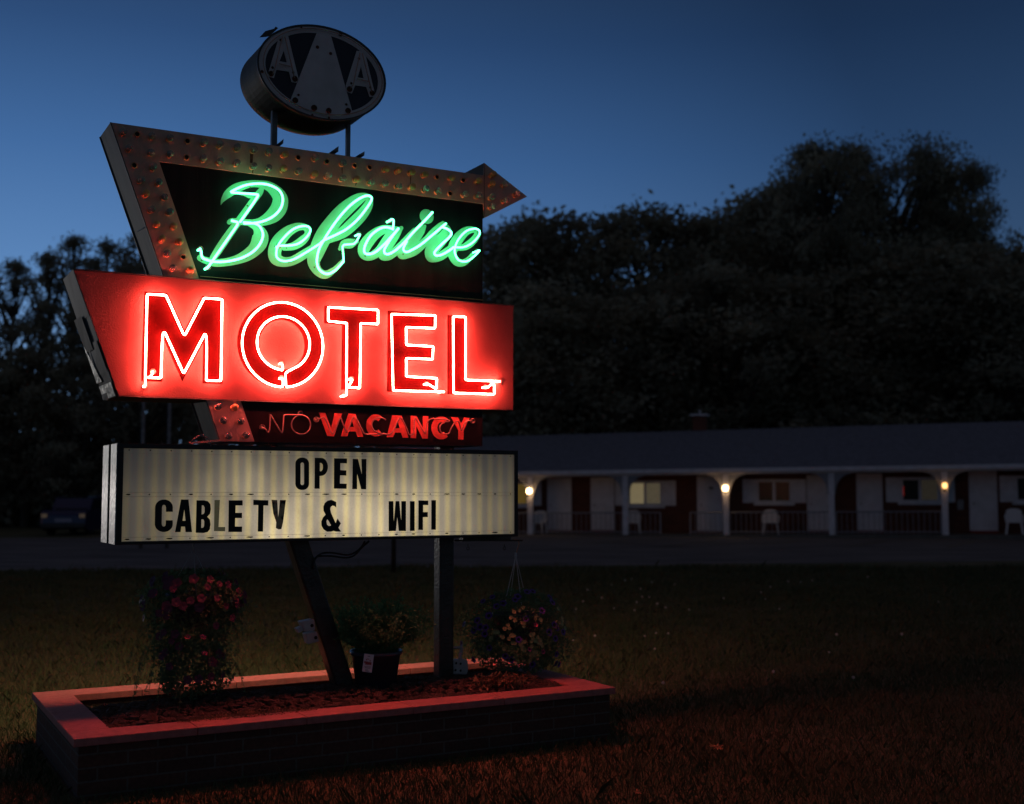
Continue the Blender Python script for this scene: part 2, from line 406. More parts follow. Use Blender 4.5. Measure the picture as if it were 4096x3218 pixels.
# --- arrow
aro = tr(SRC, [(441, 491), (1932, 703), (1935, 653), (2107, 788), (1935, 874.5), (1932, 817), (636, 648), (1017, 1767.6), (880, 1767), (653, 1102)], Y_ARROW)
# solid body in two pieces so no face is shared: shaft + head
arrow_cab = MB().prism(aro, Y_ARROW, .945).build('arrow_cabinet', M['cabside'], sign)
arrow_cab['label'] = 'cream arrow with a bent shaft and two rows of bulbs'
cen = (sum(p[0] for p in aro)/len(aro), 0)
arrow_face = MB().prism(aro, Y_ARROW - .006, Y_ARROW - .0005).build('arrow_face', M['arrow'], arrow_cab)
# folded sheet lip along the left cheek and the seam
lip = tr(SRC, [(441, 491), (880, 1767)], Y_ARROW)
mb = MB(); mb.tube([(lip[0][0], Y_ARROW-.004, lip[0][1]), (lip[1][0], Y_ARROW-.004, lip[1][1])], .004, 6)
mb.tube([(lip[0][0]-.001, .945, lip[0][1]), (lip[1][0]-.001, .945, lip[1][1])], .005, 6)
d0 = Vector((lip[1][0]-lip[0][0], 0, lip[1][1]-lip[0][1]))
for f_ in (.32, .62):
    q = Vector((lip[0][0], 0, lip[0][1])) + d0 * f_
    mb.tube([(q.x-.001, Y_ARROW, q.z), (q.x-.001, .945, q.z + .02)], .003, 6)
mb.build('edge_trim', M['rim'], arrow_cab)
# seam of the separate arrow head
hd = tr(SRC, [(1935, 655), (1935, 873)], Y_ARROW)
MB().box(hd[0][0]-.002, hd[0][0]+.002, Y_ARROW-.008, Y_ARROW-.0065, hd[1][1], hd[0][1]).build('head_seam', M['rim'], arrow_cab)
# rust streaks
st = MB()
for a, b_, w_ in (((1586, 400), (1583, 490), 34), ((1598, 550), (1594, 590), 14)):
    pa = SG.xz(*C2(*a), Y_ARROW-.007); pb = SG.xz(*C2(*b_), Y_ARROW-.007); hw = w_ * .414 / 4750 * 6.9 / 2
    st.prism([(pa[0]-hw, pa[1]), (pa[0]+hw, pa[1]), (pb[0]+hw*.8, pb[1]), (pb[0]-hw*.8, pb[1])], Y_ARROW-.0075, Y_ARROW-.0063)
for a, b_ in (((430, 300), (415, 345)), ((948, 250), (945, 330)), ((285, 160), (287, 230))):
    pa = SG.xz(*C3(*a), Y_ARROW-.007); pb = SG.xz(*C3(*b_), Y_ARROW-.007); hw = .004
    st.prism([(pa[0]-hw, pa[1]), (pa[0]+hw, pa[1]), (pb[0]+hw*.6, pb[1]), (pb[0]-hw*.6, pb[1])], Y_ARROW-.0075, Y_ARROW-.0063)
for k8 in range(0, len(st.v), 8):
    MB().add(st.v[k8:k8+8], st.f[:6]).build('rust_streak', M['ruststreak'], arrow_cab)

# bulbs: c clear, a amber, e empty socket
SOCK = MB().lathe([(.0175, 0), (.0175, .010), (.0155, .012), (.0135, .011), (.0135, .002)], axis='y', n=18)
sock_me = raw(SOCK.v, SOCK.f, 'socket'); sock_me.materials.append(M['brass'])
hole_me = raw(*(lambda q: (q.v, q.f))(MB().lathe([(.0130, .0035), (.0129, .0045)], axis='y', n=16)), 'socket_hole'); hole_me.materials.append(M['hole'])
bl = MB().lathe([(.010, .003), (.011, .014), (.0145, .024), (.0195, .034), (.0215, .045), (.0195, .056), (.013, .064), (.004, .0675)], axis='y', n=20)
bulb_me = {}
for k_, mm in (('c', 'glass'), ('a', 'amber')):
    me = raw(bl.v, bl.f, 'light_bulb'); me.materials.append(M[mm]); me.polygons.foreach_set('use_smooth', [True]*len(me.polygons)); bulb_me[k_] = me
fil = MB().lathe([(.004, .004), (.005, .012), (.003, .02)], axis='y', n=8).tube([(-.006, -.026, 0), (-.003, -.036, .004), (.003, -.036, .004), (.006, -.026, 0)], .0012, 5)
fil_me = raw(fil.v, fil.f, 'filament_stem'); fil_me.materials.append(M['steel'])
BULBS = []
def addb(c, s):
    for it in s.split():
        x, y, k = it.split(','); BULBS.append((c(float(x), float(y)), k))
addb(C2, '335,205,c 478,215,e 613,243,c 783,262,c 962,280,e 1110,308,c 1265,330,c 1432,358,c 1590,375,c 1738,398,c 1885,418,a 2032,440,e')
addb(C2, '390,362,c 605,400,c 785,415,c 955,438,e 1110,462,c 1262,488,c 1425,505,c 1588,532,c 1735,552,c 1880,562,a 2022,580,c')
addb(C3, '8,90,c 136,115,e 276,142,c 405,155,e 548,172,e 690,195,a 808,212,a 935,228,a 1065,248,a 1198,266,e 1325,280,a 1452,296,e 1578,312,a')
addb(C3, '2,250,a 130,265,c 272,285,c 410,295,a 545,322,c 680,340,c 808,358,c 940,370,a 1070,392,c 1195,408,c 1325,425,e 1450,440,c 1578,455,c')
addb(C3, '1722,255,a 1715,342,a 1835,348,c 1712,470,c 1838,500,c 1953,440,c 1710,558,c')
addb(C2, '450,515,e 500,668,c 552,800,a 600,952,c 655,1090,a 708,1240,a 755,1378,c 812,1515,c 622,545,c 672,690,c 728,828,c 778,975,c 820,1112,a 868,1258,a 922,1400,e 975,1528,a')
addb(C6, '1338,1262,c 1480,1270,a 1388,1385,c 1538,1388,c 1432,1512,c 1582,1512,c')
NB = len(BULBS)
for (p, k) in BULBS:
    x, z = SG.xz(*p, Y_ARROW - .006)
    so = link('socket', sock_me, None, arrow_cab); so.location = (x, Y_ARROW - .006, z)
    ho = link('socket_hole', hole_me, None, arrow_cab); ho.location = (x, Y_ARROW - .006, z)
    if k != 'e':
        bo = link('light_bulb', bulb_me[k], None, arrow_cab); bo.location = (x, Y_ARROW - .006, z)
        bo['label'] = 'clear glass bulb' if k == 'c' else 'frosted amber bulb'
        bo.rotation_euler = (R(random.uniform(-5, 5)), 0, R(random.uniform(-5, 5)))
        if k == 'c':
            fo = link('filament_stem', fil_me, None, arrow_cab); fo.location = (x, Y_ARROW - .006, z)

# --- MOTEL cabinet
mo = tr(SRC, [(294, 1078), (2053, 1224), (2053, 1643.5), (472, 1586)], Y_MOTEL)
motel_cab = MB().prism(mo, Y_MOTEL, .98).build('motel_cabinet', M['cabside'], sign)
motel_cab['label'] = 'red panel box with slanted left end carrying the word MOTEL'
mf = [(mo[0][0]+.002, mo[0][1]-.006), (mo[1][0]-.003, mo[1][1]-.005), (mo[2][0]-.003, mo[2][1]+.005), (mo[3][0]+.003, mo[3][1]+.006)]
motel_face = MB().prism(mf, Y_MOTEL - .004, Y_MOTEL - .0005).build('face_panel', M['motel'], motel_cab)
MB().prism([(p[0], p[1]) for p in mf], .9805, .984).build('back_panel', M['motel'], motel_cab)
# patched sheet metal on the slanted end
pt = MB()
e0, e1 = Vector((mo[0][0], 0, mo[0][1])), Vector((mo[3][0], 0, mo[3][1])); dd = e1 - e0
def cheek(f0, f1, y0, y1, off, tw=0.0):
    a = e0 + dd * f0; b_ = e0 + dd * f1
    nx = Vector((-dd.z, 0, dd.x)).normalized() * -1
    if nx.x > 0: nx = -nx
    o = nx * off
    pt.add([(a.x+o.x, y0, a.z+o.z), (a.x+o.x+nx.x*tw, y1, a.z+o.z+nx.z*tw), (b_.x+o.x*1.6, y1, b_.z+o.z), (b_.x+o.x, y0, b_.z+o.z)], [(0, 1, 2, 3)])
cheek(.0, .36, .61, .97, .003); cheek(.33, .60, .78, .972, .012, .01); cheek(.55, .80, .63, .96, .007, -.003); cheek(.78, .90, .61, .975, .005, .006); cheek(.885, .995, .603, .978, .010)
pt.build('patched_sheet', M['cheek'] if False else M['cabside'], motel_cab)
pb = MB()
def cheek2(mb_, f0, f1, y0, y1, off):
    a = e0 + dd * f0; b_ = e0 + dd * f1; nx = Vector((-dd.z, 0, dd.x)).normalized()
    if nx.x > 0: nx = -nx
    mb_.add([Vector((a.x, y0, a.z)) + nx*off, Vector((a.x, y1, a.z)) + nx*off, Vector((b_.x, y1, b_.z)) + nx*off, Vector((b_.x, y0, b_.z)) + nx*off], [(0, 1, 2, 3)])
M['bright'] = mat('bright torn aluminium', (.75, .76, .72), .38, 1, .5, 14, .6, 22)
cheek2(pb, .88, .99, .61, .97, .013)
a = e0 + dd*.55; b_ = e0 + dd*.86
pb.add([(a.x-.02, .97, a.z), (b_.x-.02, .97, b_.z), (b_.x-.015, .84, b_.z)], [(0, 1, 2)])
pb.build('bent_flashing', M['bright'], motel_cab)
# narrow drip edges above and below
MB().tube([(mo[0][0]+.01, Y_MOTEL-.004, mo[0][1]), (mo[1][0], Y_MOTEL-.004, mo[1][1])], .004, 6).tube([(mo[3][0], Y_MOTEL-.004, mo[3][1]), (mo[2][0], Y_MOTEL-.004, mo[2][1])], .0035, 6).build('edge_trim', M['rim'], motel_cab)
# fine red ledge where the box meets the black cabinet above
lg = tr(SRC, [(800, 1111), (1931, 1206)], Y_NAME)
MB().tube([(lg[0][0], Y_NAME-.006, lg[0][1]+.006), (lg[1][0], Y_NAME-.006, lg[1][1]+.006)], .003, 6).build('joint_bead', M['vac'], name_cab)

YF = Y_MOTEL - .006
faces = {
 'M': (C6, [[(712, 255), (912, 268), (1060, 592), (1215, 293), (1393, 303), (1391, 1057), (1218, 1052), (1225, 695), (1042, 1037), (880, 665), (865, 1038), (685, 1033)]]),
 'T': (C7, [[(337, 168), (818, 200), (820, 360), (680, 352), (662, 937), (493, 937), (500, 345), (337, 328)]]),
 'E': (C7, [[(918, 213), (1350, 245), (1350, 393), (1070, 383), (1070, 520), (1318, 530), (1316, 677), (1070, 670), (1070, 808), (1350, 830), (1348, 968), (912, 957)]]),
 'L': (C7, [[(1465, 253), (1620, 265), (1620, 840), (1885, 852), (1880, 990), (1465, 978)]]),
}
for ch, (c, lps) in faces.items():
    o = plate('painted_letter', [tr(c, lp, YF) for lp in lps], YF, .0015, M['red'], motel_cab); o['label'] = 'dark red painted letter ' + ch
def ell(c, rx, ry, n=56, a0=0, a1=2*math.pi):
    return [(c[0] + rx*math.cos(a0+(a1-a0)*i/n), c[1] + ry*math.sin(a0+(a1-a0)*i/n)) for i in range(n + (0 if abs(a1-a0-2*math.pi) < 1e-6 else 1))]
def oval_from(l, r, t, b, yo):
    xl = SG.xz(*l, yo)[0]; xr = SG.xz(*r, yo)[0]; zt = SG.xz(*t, yo)[1]; zb = SG.xz(*b, yo)[1]
    return ((xl+xr)/2, (zt+zb)/2), (xr-xl)/2, (zt-zb)/2
c_, rx, ry = oval_from((949, 1370), (1290, 1390), (1110, 1205), (1125, 1551), YF)
ci, rxi, ryi = oval_from((1036, 1375), (1218.5, 1385), (1120, 1279), (1130, 1480), YF)
o = plate('painted_letter', [ell(c_, rx, ry), ell(ci, rxi, ryi)], YF, .0015, M['red'], motel_cab); o['label'] = 'dark red painted letter O'

YT = Y_MOTEL - .041            # neon stands off the panel
fronts = []                    # things to repeat on the far face
def neon(c, pts, yt, r, m, parent, it=2, base=None, name='neon_tube', housing=(), closed=False, label=None, back=True):
    p = [(x, yt, z) for x, z in tr(c, pts, yt)]
    p = chaikin(p, it, closed)
    mb_ = MB(); mb_.tube([tuple(q) for q in p], r, 8, closed=closed)
    if base is not None:
        for h in housing:        # tube end bends back into its housing
            x, z = SG.xz(*c(*h), yt)
            mb_.tube([(x, yt, z), (x, yt + .012, z), (x, base, z)], r*1.05, 8)
    o = mb_.build(name, m, parent, True)
    if label: o['label'] = label
    if back: fronts.append(o)
    for h in housing:
        x, z = SG.xz(*c(*h), base if base else yt)
        ho = MB().lathe([(.017, 0), (.0175, .008), (.015, .012), (.011, .011), (.0105, .001)], (x, base, z), 'y', 16).build('electrode_housing', M['porcelain'], parent, True)
    return o
RT = .0054
bM_ = Y_MOTEL - .005
neon(C6, [(720, 1072), (722, 1040), (720, 1000), (735, 300), (737, 280), (755, 278), (880, 285), (900, 287), (908, 305), (1040, 600), (1060, 640), (1082, 602), (1225, 325), (1232, 313), (1250, 312), (1370, 321), (1388, 322), (1388, 342), (1378, 1015), (1377, 1030), (1360, 1030), (1268, 1028), (1250, 1027), (1251, 1010), (1255, 665), (1240, 615), (1218, 660), (1072, 935), (1055, 968), (1038, 935), (905, 640), (885, 600), (868, 640), (857, 985), (857, 1005), (838, 1006), (745, 1003)], YT, RT, M['tube_red'], motel_cab, base=bM_, housing=[(712, 1078)], label='lit neon outline of letter M')
neon(C6, [(745, 1003), (768, 990), (780, 968), (788, 955)], YT, RT*.8, M['tube_red'], motel_cab, base=bM_, housing=[(785, 952)])
cto, rxo, ryo = oval_from((968.5, 1380), (1292, 1385), (1125, 1210), (1125, 1549), YT)
cti, rxi2, ryi2 = oval_from((1028, 1375), (1239, 1385), (1120, 1266), (1130, 1480.5), YT)
x0, z0 = SG.xz(*C6(1915, 938), YT); xi1, zi1 = SG.xz(*C6(1950, 950), YT)
oin = [(SG.xz(*C6(1900, 880), YT)), SG.xz(*C6(1915, 895), YT), SG.xz(*C6(1915, 940), YT)]
oin += [(cti[0] + rxi2*math.cos(a), cti[1] + ryi2*math.sin(a)) for a in np.linspace(R(-97), R(-427), 60)]
oin += [SG.xz(*C6(1948, 955), YT), SG.xz(*C6(1938, 975), YT), SG.xz(*C6(1942, 1068), YT), SG.xz(*C6(1948, 1080), YT)]
oin += [(cto[0] + rxo*math.cos(a), cto[1] + ryo*math.sin(a)) for a in np.linspace(R(-84), R(264), 84)]
oin += [SG.xz(*C6(1912, 1083), YT), SG.xz(*C6(1918, 1070), YT), SG.xz(*C6(1918, 1020), YT), SG.xz(*C6(1900, 1008), YT)]
mb = MB(); mb.tube([tuple(q) for q in chaikin([(x, YT, z) for x, z in oin], 1)], RT, 8)
for h in ((1900, 880), (1900, 1008)):
    x, z = SG.xz(*C6(*h), YT); mb.tube([(x, YT, z), (x, YT+.012, z), (x, bM_, z)], RT, 8)
    x, z = SG.xz(*C6(*h), bM_)
    MB().lathe([(.017, 0), (.0175, .008), (.015, .012), (.011, .011), (.0105, .001)], (x, bM_, z), 'y', 16).build('electrode_housing', M['porcelain'], motel_cab, True)
o = mb.build('neon_tube', M['tube_red'], motel_cab, True); o['label'] = 'lit neon outline of letter O'; fronts.append(o)
def rc(pts, r=16):
    """replace each inner corner by two points so the bend is round"""
    out = [pts[0]]
    for i in range(1, len(pts)-1):
        a, b, c = Vector(pts[i-1]), Vector(pts[i]), Vector(pts[i+1])
        out.append(tuple(b + (a-b).normalized() * min(r, (a-b).length*.45))); out.append(tuple(b))
        out.append(tuple(b + (c-b).normalized() * min(r, (c-b).length*.45)))
    out.append(pts[-1]); return out
neon(C7, rc([(515, 995), (540, 985), (543, 328), (372, 309), (373, 183), (829, 208), (828, 337), (671, 330), (662, 923), (555, 914), (592, 850), (582, 838)], 20), YT, RT, M['tube_red'], motel_cab, base=bM_, housing=[(508, 995), (580, 840)], label='lit neon outline of letter T')
neon(C7, rc([(1435, 958), (967, 945), (952, 246), (1353, 258), (1350, 376), (1085, 366), (1088, 528), (1334, 542), (1328, 659), (1086, 650), (1088, 817), (1368, 833), (1364, 925), (1350, 925), (1290, 886), (1272, 884)], 20), YT, RT, M['tube_red'], motel_cab, base=bM_, housing=[(1405, 957), (1270, 886)], label='lit neon outline of letter E')
neon(C7, rc([(1945, 862), (1630, 848), (1630, 272), (1516, 268), (1520, 967), (1892, 980), (1890, 880), (1868, 884), (1838, 915), (1806, 916)], 20), YT, RT, M['tube_red'], motel_cab, base=bM_, housing=[(1940, 862), (1806, 916)], label='lit neon outline of letter L')

# --- Belaire script: painted strokes then tubes
YS = Y_NAME - .0065
def ribbon(c, pts, mb_, yo, cr=True):
    q = catmull([(x, y, w) for x, y, w in pts], 8)
    # unproject centre and width
    P = []
    for (x, y, w) in q:
        a = SG.xz(*c(x, y), yo); b = SG.xz(*c(x + max(w, 2)/2, y), yo); b2 = SG.xz(*c(x, y + max(w, 2)/2), yo)
        P.append((a[0], a[1], ((b[0]-a[0]) + (a[1]-b2[1])) / 2))
    n = len(P); v = []; f = []
    for i in range(n):
        a = P[max(i-1, 0)]; b = P[min(i+1, n-1)]
        tx, tz = b[0]-a[0], b[1]-a[1]; l = math.hypot(tx, tz) or 1; nx, nz = -tz/l, tx/l
        y = yo - .0022 * i / n - random.random() * 0
        v += [(P[i][0]+nx*P[i][2], y, P[i][1]+nz*P[i][2]), (P[i][0]-nx*P[i][2], y, P[i][1]-nz*P[i][2])]
    for i in range(n-1): f.append((2*i, 2*i+1, 2*i+3, 2*i+2))
    # round ends
    for (i, s) in ((0, -1), (n-1, 1)):
        a = P[i]; j = 1 if i == 0 else n-2; tx, tz = (a[0]-P[j][0]), (a[1]-P[j][1]); l = math.hypot(tx, tz) or 1; tx /= l; tz /= l
        if a[2] > .008:
            base = len(v); y = v[2*i][1] - .0001
            v.append((a[0], y, a[1]))
            for k in range(11):
                t = -math.pi/2 + math.pi*k/10
                v.append((a[0] + a[2]*(tx*math.cos(t) - tz*math.sin(t)), y, a[1] + a[2]*(tz*math.cos(t) + tx*math.sin(t))))
            for k in range(10): f.append((base, base+1+k, base+2+k))
    mb_.add(v, f)
def letter(label, c, strokes, yo):
    mb_ = MB()
    for i, s in enumerate(strokes): ribbon(c, s, mb_, yo - .0003 * i)
    o = mb_.build('painted_letter', M['mint'], name_cab); o['label'] = label
    return o
letter('green painted script letter B', C4, [
    [(925, 170, 50), (900, 215, 78), (820, 320, 82), (640, 570, 88), (520, 735, 98), (400, 910, 100), (300, 1062, 80)],
    [(413, 376, 3), (440, 312, 48), (510, 232, 100), (620, 160, 112), (770, 115, 88), (900, 116, 92), (1010, 145, 125), (1090, 205, 160), (1145, 280, 190), (1152, 350, 196), (1122, 435, 195), (1055, 510, 175), (950, 570, 125), (840, 595, 85), (700, 590, 75), (560, 575, 70), (515, 592, 55)],
    [(640, 238, 20), (720, 245, 50), (775, 262, 60), (840, 240, 36)],
    [(740, 600, 50), (850, 650, 105), (905, 740, 190), (890, 840, 200), (830, 930, 165), (730, 1005, 140), (600, 1060, 110), (450, 1090, 98), (330, 1094, 95), (220, 1062, 90), (155, 1035, 78)]], YS)
letter('green painted script letter e after the B', C4, [
    [(1200, 905, 75), (1320, 885, 95), (1430, 815, 105), (1492, 735, 78), (1462, 655, 80), (1360, 650, 100), (1235, 715, 135), (1130, 830, 165), (1082, 950, 165), (1100, 1040, 165), (1185, 1082, 125), (1300, 1070, 110), (1430, 1000, 110), (1560, 910, 90), (1650, 840, 70)]], YS - .0025)
letter('green painted script letter l with looped top', C3, [
    [(0, 950, 50), (70, 890, 80), (170, 855, 85), (290, 800, 105), (400, 705, 115), (490, 610, 105), (548, 510, 80), (515, 452, 66), (430, 485, 110), (310, 580, 140), (205, 690, 145), (110, 830, 160), (45, 970, 150), (10, 1080, 125), (50, 1170, 95), (125, 1207, 78), (210, 1158, 50), (270, 1090, 30), (298, 1052, 10)],
    [(262, 960, 30), (305, 915, 80), (365, 905, 92), (425, 885, 45)]], YS - .005)
letter('green painted script letter a', C5, [
    [(860, 722, 20), (760, 742, 85), (640, 745, 112), (520, 805, 140), (420, 905, 165), (358, 1010, 165), (365, 1090, 140), (450, 1115, 110), (560, 1050, 120), (650, 950, 150), (720, 850, 160)],
    [(875, 725, 50), (800, 810, 115), (720, 930, 125), (630, 1060, 125), (615, 1115, 105), (700, 1115, 100), (800, 1040, 110), (900, 945, 110), (1000, 840, 110), (1060, 770, 90)]], YS - .0075)
o = letter('green painted script letter i with round dot', C5, [
    [(1195, 700, 40), (1140, 765, 110), (1040, 890, 140), (930, 1010, 140), (865, 1090, 110), (930, 1100, 95), (1060, 1040, 110), (1180, 930, 110), (1300, 815, 90), (1340, 775, 60)]], YS - .0035)
dc, drx, dry = oval_from(C5(1122, 572), C5(1312, 572), C5(1225, 472), C5(1225, 672), YS - .007)
plate('painted_dot', [ell(dc, drx, dry, 40)], YS - .009, .0012, M['mint'], name_cab)
letter('green painted script letter r', C5, [
    [(1180, 930, 90), (1300, 805, 105), (1400, 700, 78), (1440, 660, 50)],
    [(1450, 690, 60), (1500, 760, 120), (1440, 860, 150), (1340, 965, 175), (1270, 1060, 165), (1272, 1135, 115), (1370, 1130, 110), (1460, 1080, 110), (1570, 990, 90)]], YS - .006)
letter('green painted script letter e at the end of the word', C5, [
    [(1640, 1010, 55), (1760, 975, 95), (1870, 885, 95), (1910, 800, 85), (1865, 752, 75), (1760, 770, 110), (1660, 860, 145), (1590, 975, 150), (1565, 1080, 130), (1620, 1180, 120), (1700, 1207, 90), (1780, 1165, 72), (1835, 1090, 40)]], YS - .0085)

YG = Y_NAME - .058; RG = .0068; bG = Y_NAME - .005
G = M['tube_green']
neon(C4, catmull([(157, 918), (170, 960), (178, 1015), (215, 1048), (330, 1080), (500, 1075), (680, 1030), (820, 950), (905, 850), (938, 750), (915, 670), (868, 618), (780, 598), (692, 592)], 4), YG, RG, G, name_cab, it=1, base=bG, housing=[(157, 920)], label='lit neon tube of the lower bowl of the B')
neon(C4, catmull([(700, 604), (830, 600), (960, 570), (1080, 505), (1163, 405), (1183, 290), (1140, 195), (1030, 132), (900, 110), (740, 125), (620, 170), (548, 208)], 4) + [(538, 214), (560, 222), (700, 231), (862, 243), (876, 247), (872, 268), (800, 380), (650, 590)], YG, RG, G, name_cab, it=1, label='lit neon tube of the upper bowl of the B')
neon(C4, [(545, 570), (600, 582), (628, 592), (620, 620), (600, 655), (255, 1148)], YG - .012, RG, G, name_cab, it=1, base=bG, housing=[(252, 1150)], label='lit neon tube of the stem of the B')
neon(C4, catmull([(1135, 880), (1250, 880), (1370, 858), (1470, 785), (1525, 700), (1500, 645), (1410, 640), (1300, 685), (1190, 790), (1120, 890), (1103, 1000), (1145, 1058), (1230, 1072), (1330, 1045), (1480, 960), (1640, 860)], 4), YG, RG*.9, G, name_cab, it=1, base=bG, housing=[(1133, 882)], label='lit neon tube of the first e')
neon(C3, catmull([(75, 905), (115, 872), (230, 820), (330, 765), (430, 680), (515, 575), (572, 480), (545, 445), (480, 458), (385, 520), (285, 620), (190, 745), (105, 880), (60, 970), (42, 1080), (68, 1160), (140, 1200), (220, 1165), (300, 1078)], 4), YG - .006, RG, G, name_cab, it=1, label='lit neon tube of the l')
neon(C3, rc([(300, 1078), (300, 1050), (290, 935), (305, 918), (400, 910), (425, 885), (460, 820), (445, 816)], 12), YG - .006, RG*.8, G, name_cab, it=1, base=bG, housing=[(445, 816)], label='lit neon tail of the l')
neon(C5, [(722, 622), (748, 605), (768, 622), (765, 680), (755, 738)], YG, RG*1.0, G, name_cab, it=2, base=bG, housing=[(720, 625)], label='lit neon lead of the a')
neon(C5, catmull([(768, 748), (680, 718), (590, 732), (480, 805), (405, 905), (365, 1010), (375, 1068), (430, 1085), (520, 1055), (640, 950), (740, 840), (835, 732)], 4) , YG, RG*1.05, G, name_cab, it=1, label='lit neon tube of the a')
neon(C5, catmull([(835, 732), (755, 835), (680, 950), (640, 1025), (645, 1070), (690, 1085), (750, 1060), (820, 1010), (930, 905), (1050, 770), (1180, 640), (1300, 510)], 4), YG - .012, RG*1.05, G, name_cab, it=1, label='lit neon tube of the i upstroke')
neon(C5, catmull([(950, 905), (905, 990), (905, 1035), (945, 1055), (1010, 1030), (1130, 960), (1290, 830), (1430, 710), (1485, 665)], 4), YG, RG, G, name_cab, it=1, label='lit neon tube joining the i and the r')
neon(C5, catmull([(1435, 715), (1500, 742), (1552, 785), (1540, 840), (1430, 945), (1335, 1045), (1330, 1088), (1370, 1105), (1450, 1080), (1550, 1020), (1590, 985)], 4), YG - .006, RG*1.05, G, name_cab, it=1, label='lit neon tube of the r')
neon(C5, catmull([(1615, 990), (1720, 990), (1830, 940), (1915, 855), (1945, 790), (1920, 748), (1860, 738), (1760, 770), (1670, 860), (1615, 960), (1602, 1060), (1640, 1150), (1700, 1183), (1780, 1178), (1860, 1120), (1945, 1035)], 4) + [(1930, 1032), (1905, 1045)], YG, RG*.85, G, name_cab, it=1, base=bG, housing=[(1903, 1046)], label='lit neon tube of the last e')
# rust freckles on the script
fr_ = MB()
for c, pts in ((C4, [(735, 1030, 13), (1255, 1090, 12), (1575, 1150, 15), (178, 1062, 13), (1230, 910, 12), (745, 385, 15), (780, 160, 14), (950, 602, 9), (1085, 890, 12), (2085, 810, 14)]), (C5, [(378, 1110, 18), (897, 1085, 18), (1800, 1135, 13), (660, 750, 12), (1380, 1128, 10), (240, 900, 14), (1330, 765, 9), (285, 320, 8)])):
    for (x, y, r_) in pts:
        a = SG.xz(*c(x, y), YS - .0115); k = r_ * (.322 if c is C4 else .293) / 4750 * 6.9
        fr_.prism([(a[0]+k*random.uniform(.5, 1)*math.cos(t), a[1]+k*random.uniform(.5, 1)*math.sin(t)) for t in np.linspace(0, 5.6, 8)], YS-.0116, YS-.0113)
fr_.build('rust_freckles', M['ruststreak'], name_cab)

# --- NO VACANCY
V_ = {'V': [[(287, 1147), (345, 1150), (400, 1290), (430, 1152), (500, 1157), (425, 1365), (365, 1362)]],
 'first A': [[(560, 1155), (622, 1160), (695, 1368), (640, 1368), (625, 1320), (560, 1320), (548, 1365), (487, 1365)], [(590, 1215), (610, 1280), (570, 1278)]],
 'second A': [[(960, 1170), (1045, 1175), (1108, 1378), (1055, 1378), (1040, 1330), (985, 1330), (965, 1372), (908, 1372)], [(1008, 1225), (1028, 1290), (990, 1290)]],
 'N': [[(1128, 1175), (1180, 1176), (1240, 1290), (1240, 1177), (1290, 1180), (1285, 1385), (1235, 1385), (1180, 1275), (1178, 1382), (1127, 1380)]],
 'Y': [[(1497, 1187), (1560, 1190), (1590, 1245), (1620, 1192), (1668, 1193), (1612, 1310), (1610, 1395), (1563, 1393), (1565, 1310)]]}
YV = Y_NAME - .006
for k_, lp in V_.items():
    o = plate('vacancy_letter', [tr(C7, l, YV) for l in lp], YV, .0015, M['vac'], name_cab); o['label'] = 'red painted vacancy letter ' + k_
def cshape(cx, cy, rx, ry, t):
    a = np.linspace(R(-48), R(-312), 36)
    return [(cx + rx*math.cos(x), cy + ry*math.sin(x)) for x in a] + [(cx + (rx-t)*math.cos(x), cy + (ry-t)*math.sin(x)) for x in a[::-1]]
for k_, q in (('first C', (808, 1264, 88, 102, 52)), ('second C', (1408, 1287, 90, 106, 54))):
    o = plate('vacancy_letter', [tr(C7, cshape(*q), YV)], YV, .0015, M['vac'], name_cab); o['label'] = 'red painted vacancy letter ' + k_
YO = Y_NAME - .03; RO = .0042; bO = Y_NAME - .005; OFF = M['tube_off']
def off(c, pts, hs=(), closed=False, it=2, label=None): neon(c, pts, YO, RO, OFF, name_cab, it=it, base=bO, housing=hs, closed=closed, name='unlit_tube', back=False, label=label)
off(C6, [(1735, 1440), (1765, 1445), (1785, 1482), (1802, 1470), (1808, 1325), (1812, 1325), (1900, 1480), (1915, 1485), (1925, 1335), (1932, 1325), (2040, 1328), (2060, 1325)], [(1735, 1435)], label='dark neon tube of the word NO')
cz, czx, czy = oval_from(C7(37, 1255), C7(212, 1258), C7(122, 1170), C7(122, 1345), YO)
o = MB().tube([(x, YO, z) for x, z in ell(cz, czx, czy, 36)], RO, 8, closed=True).build('unlit_tube', OFF, name_cab, True)
x, z = SG.xz(*C7(115, 1152), bO); MB().lathe([(.015, 0), (.0155, .008), (.012, .010), (.0105, .001)], (x, bO, z), 'y', 16).build('electrode_housing', M['porcelain'], name_cab, True)
off(C7, [(270, 1210), (315, 1195), (345, 1190), (400, 1340), (425, 1345), (485, 1175), (500, 1230), (540, 1330), (550, 1330), (600, 1185), (625, 1185), (675, 1290), (700, 1348), (780, 1345), (870, 1350), (885, 1335)], [(262, 1212)])
off(C7, [(900, 1215), (860, 1190), (800, 1200), (765, 1250), (790, 1320), (880, 1345), (960, 1350), (1020, 1195), (1045, 1195), (1095, 1300), (1110, 1352), (1150, 1350), (1160, 1330), (1160, 1200), (1175, 1195), (1255, 1340), (1268, 1335), (1280, 1200), (1400, 1205), (1480, 1215), (1485, 1230), (1430, 1230), (1385, 1280), (1410, 1340), (1480, 1345), (1495, 1290), (1540, 1225), (1570, 1225), (1590, 1310), (1600, 1310), (1625, 1225), (1690, 1220)], [(1692, 1225)])

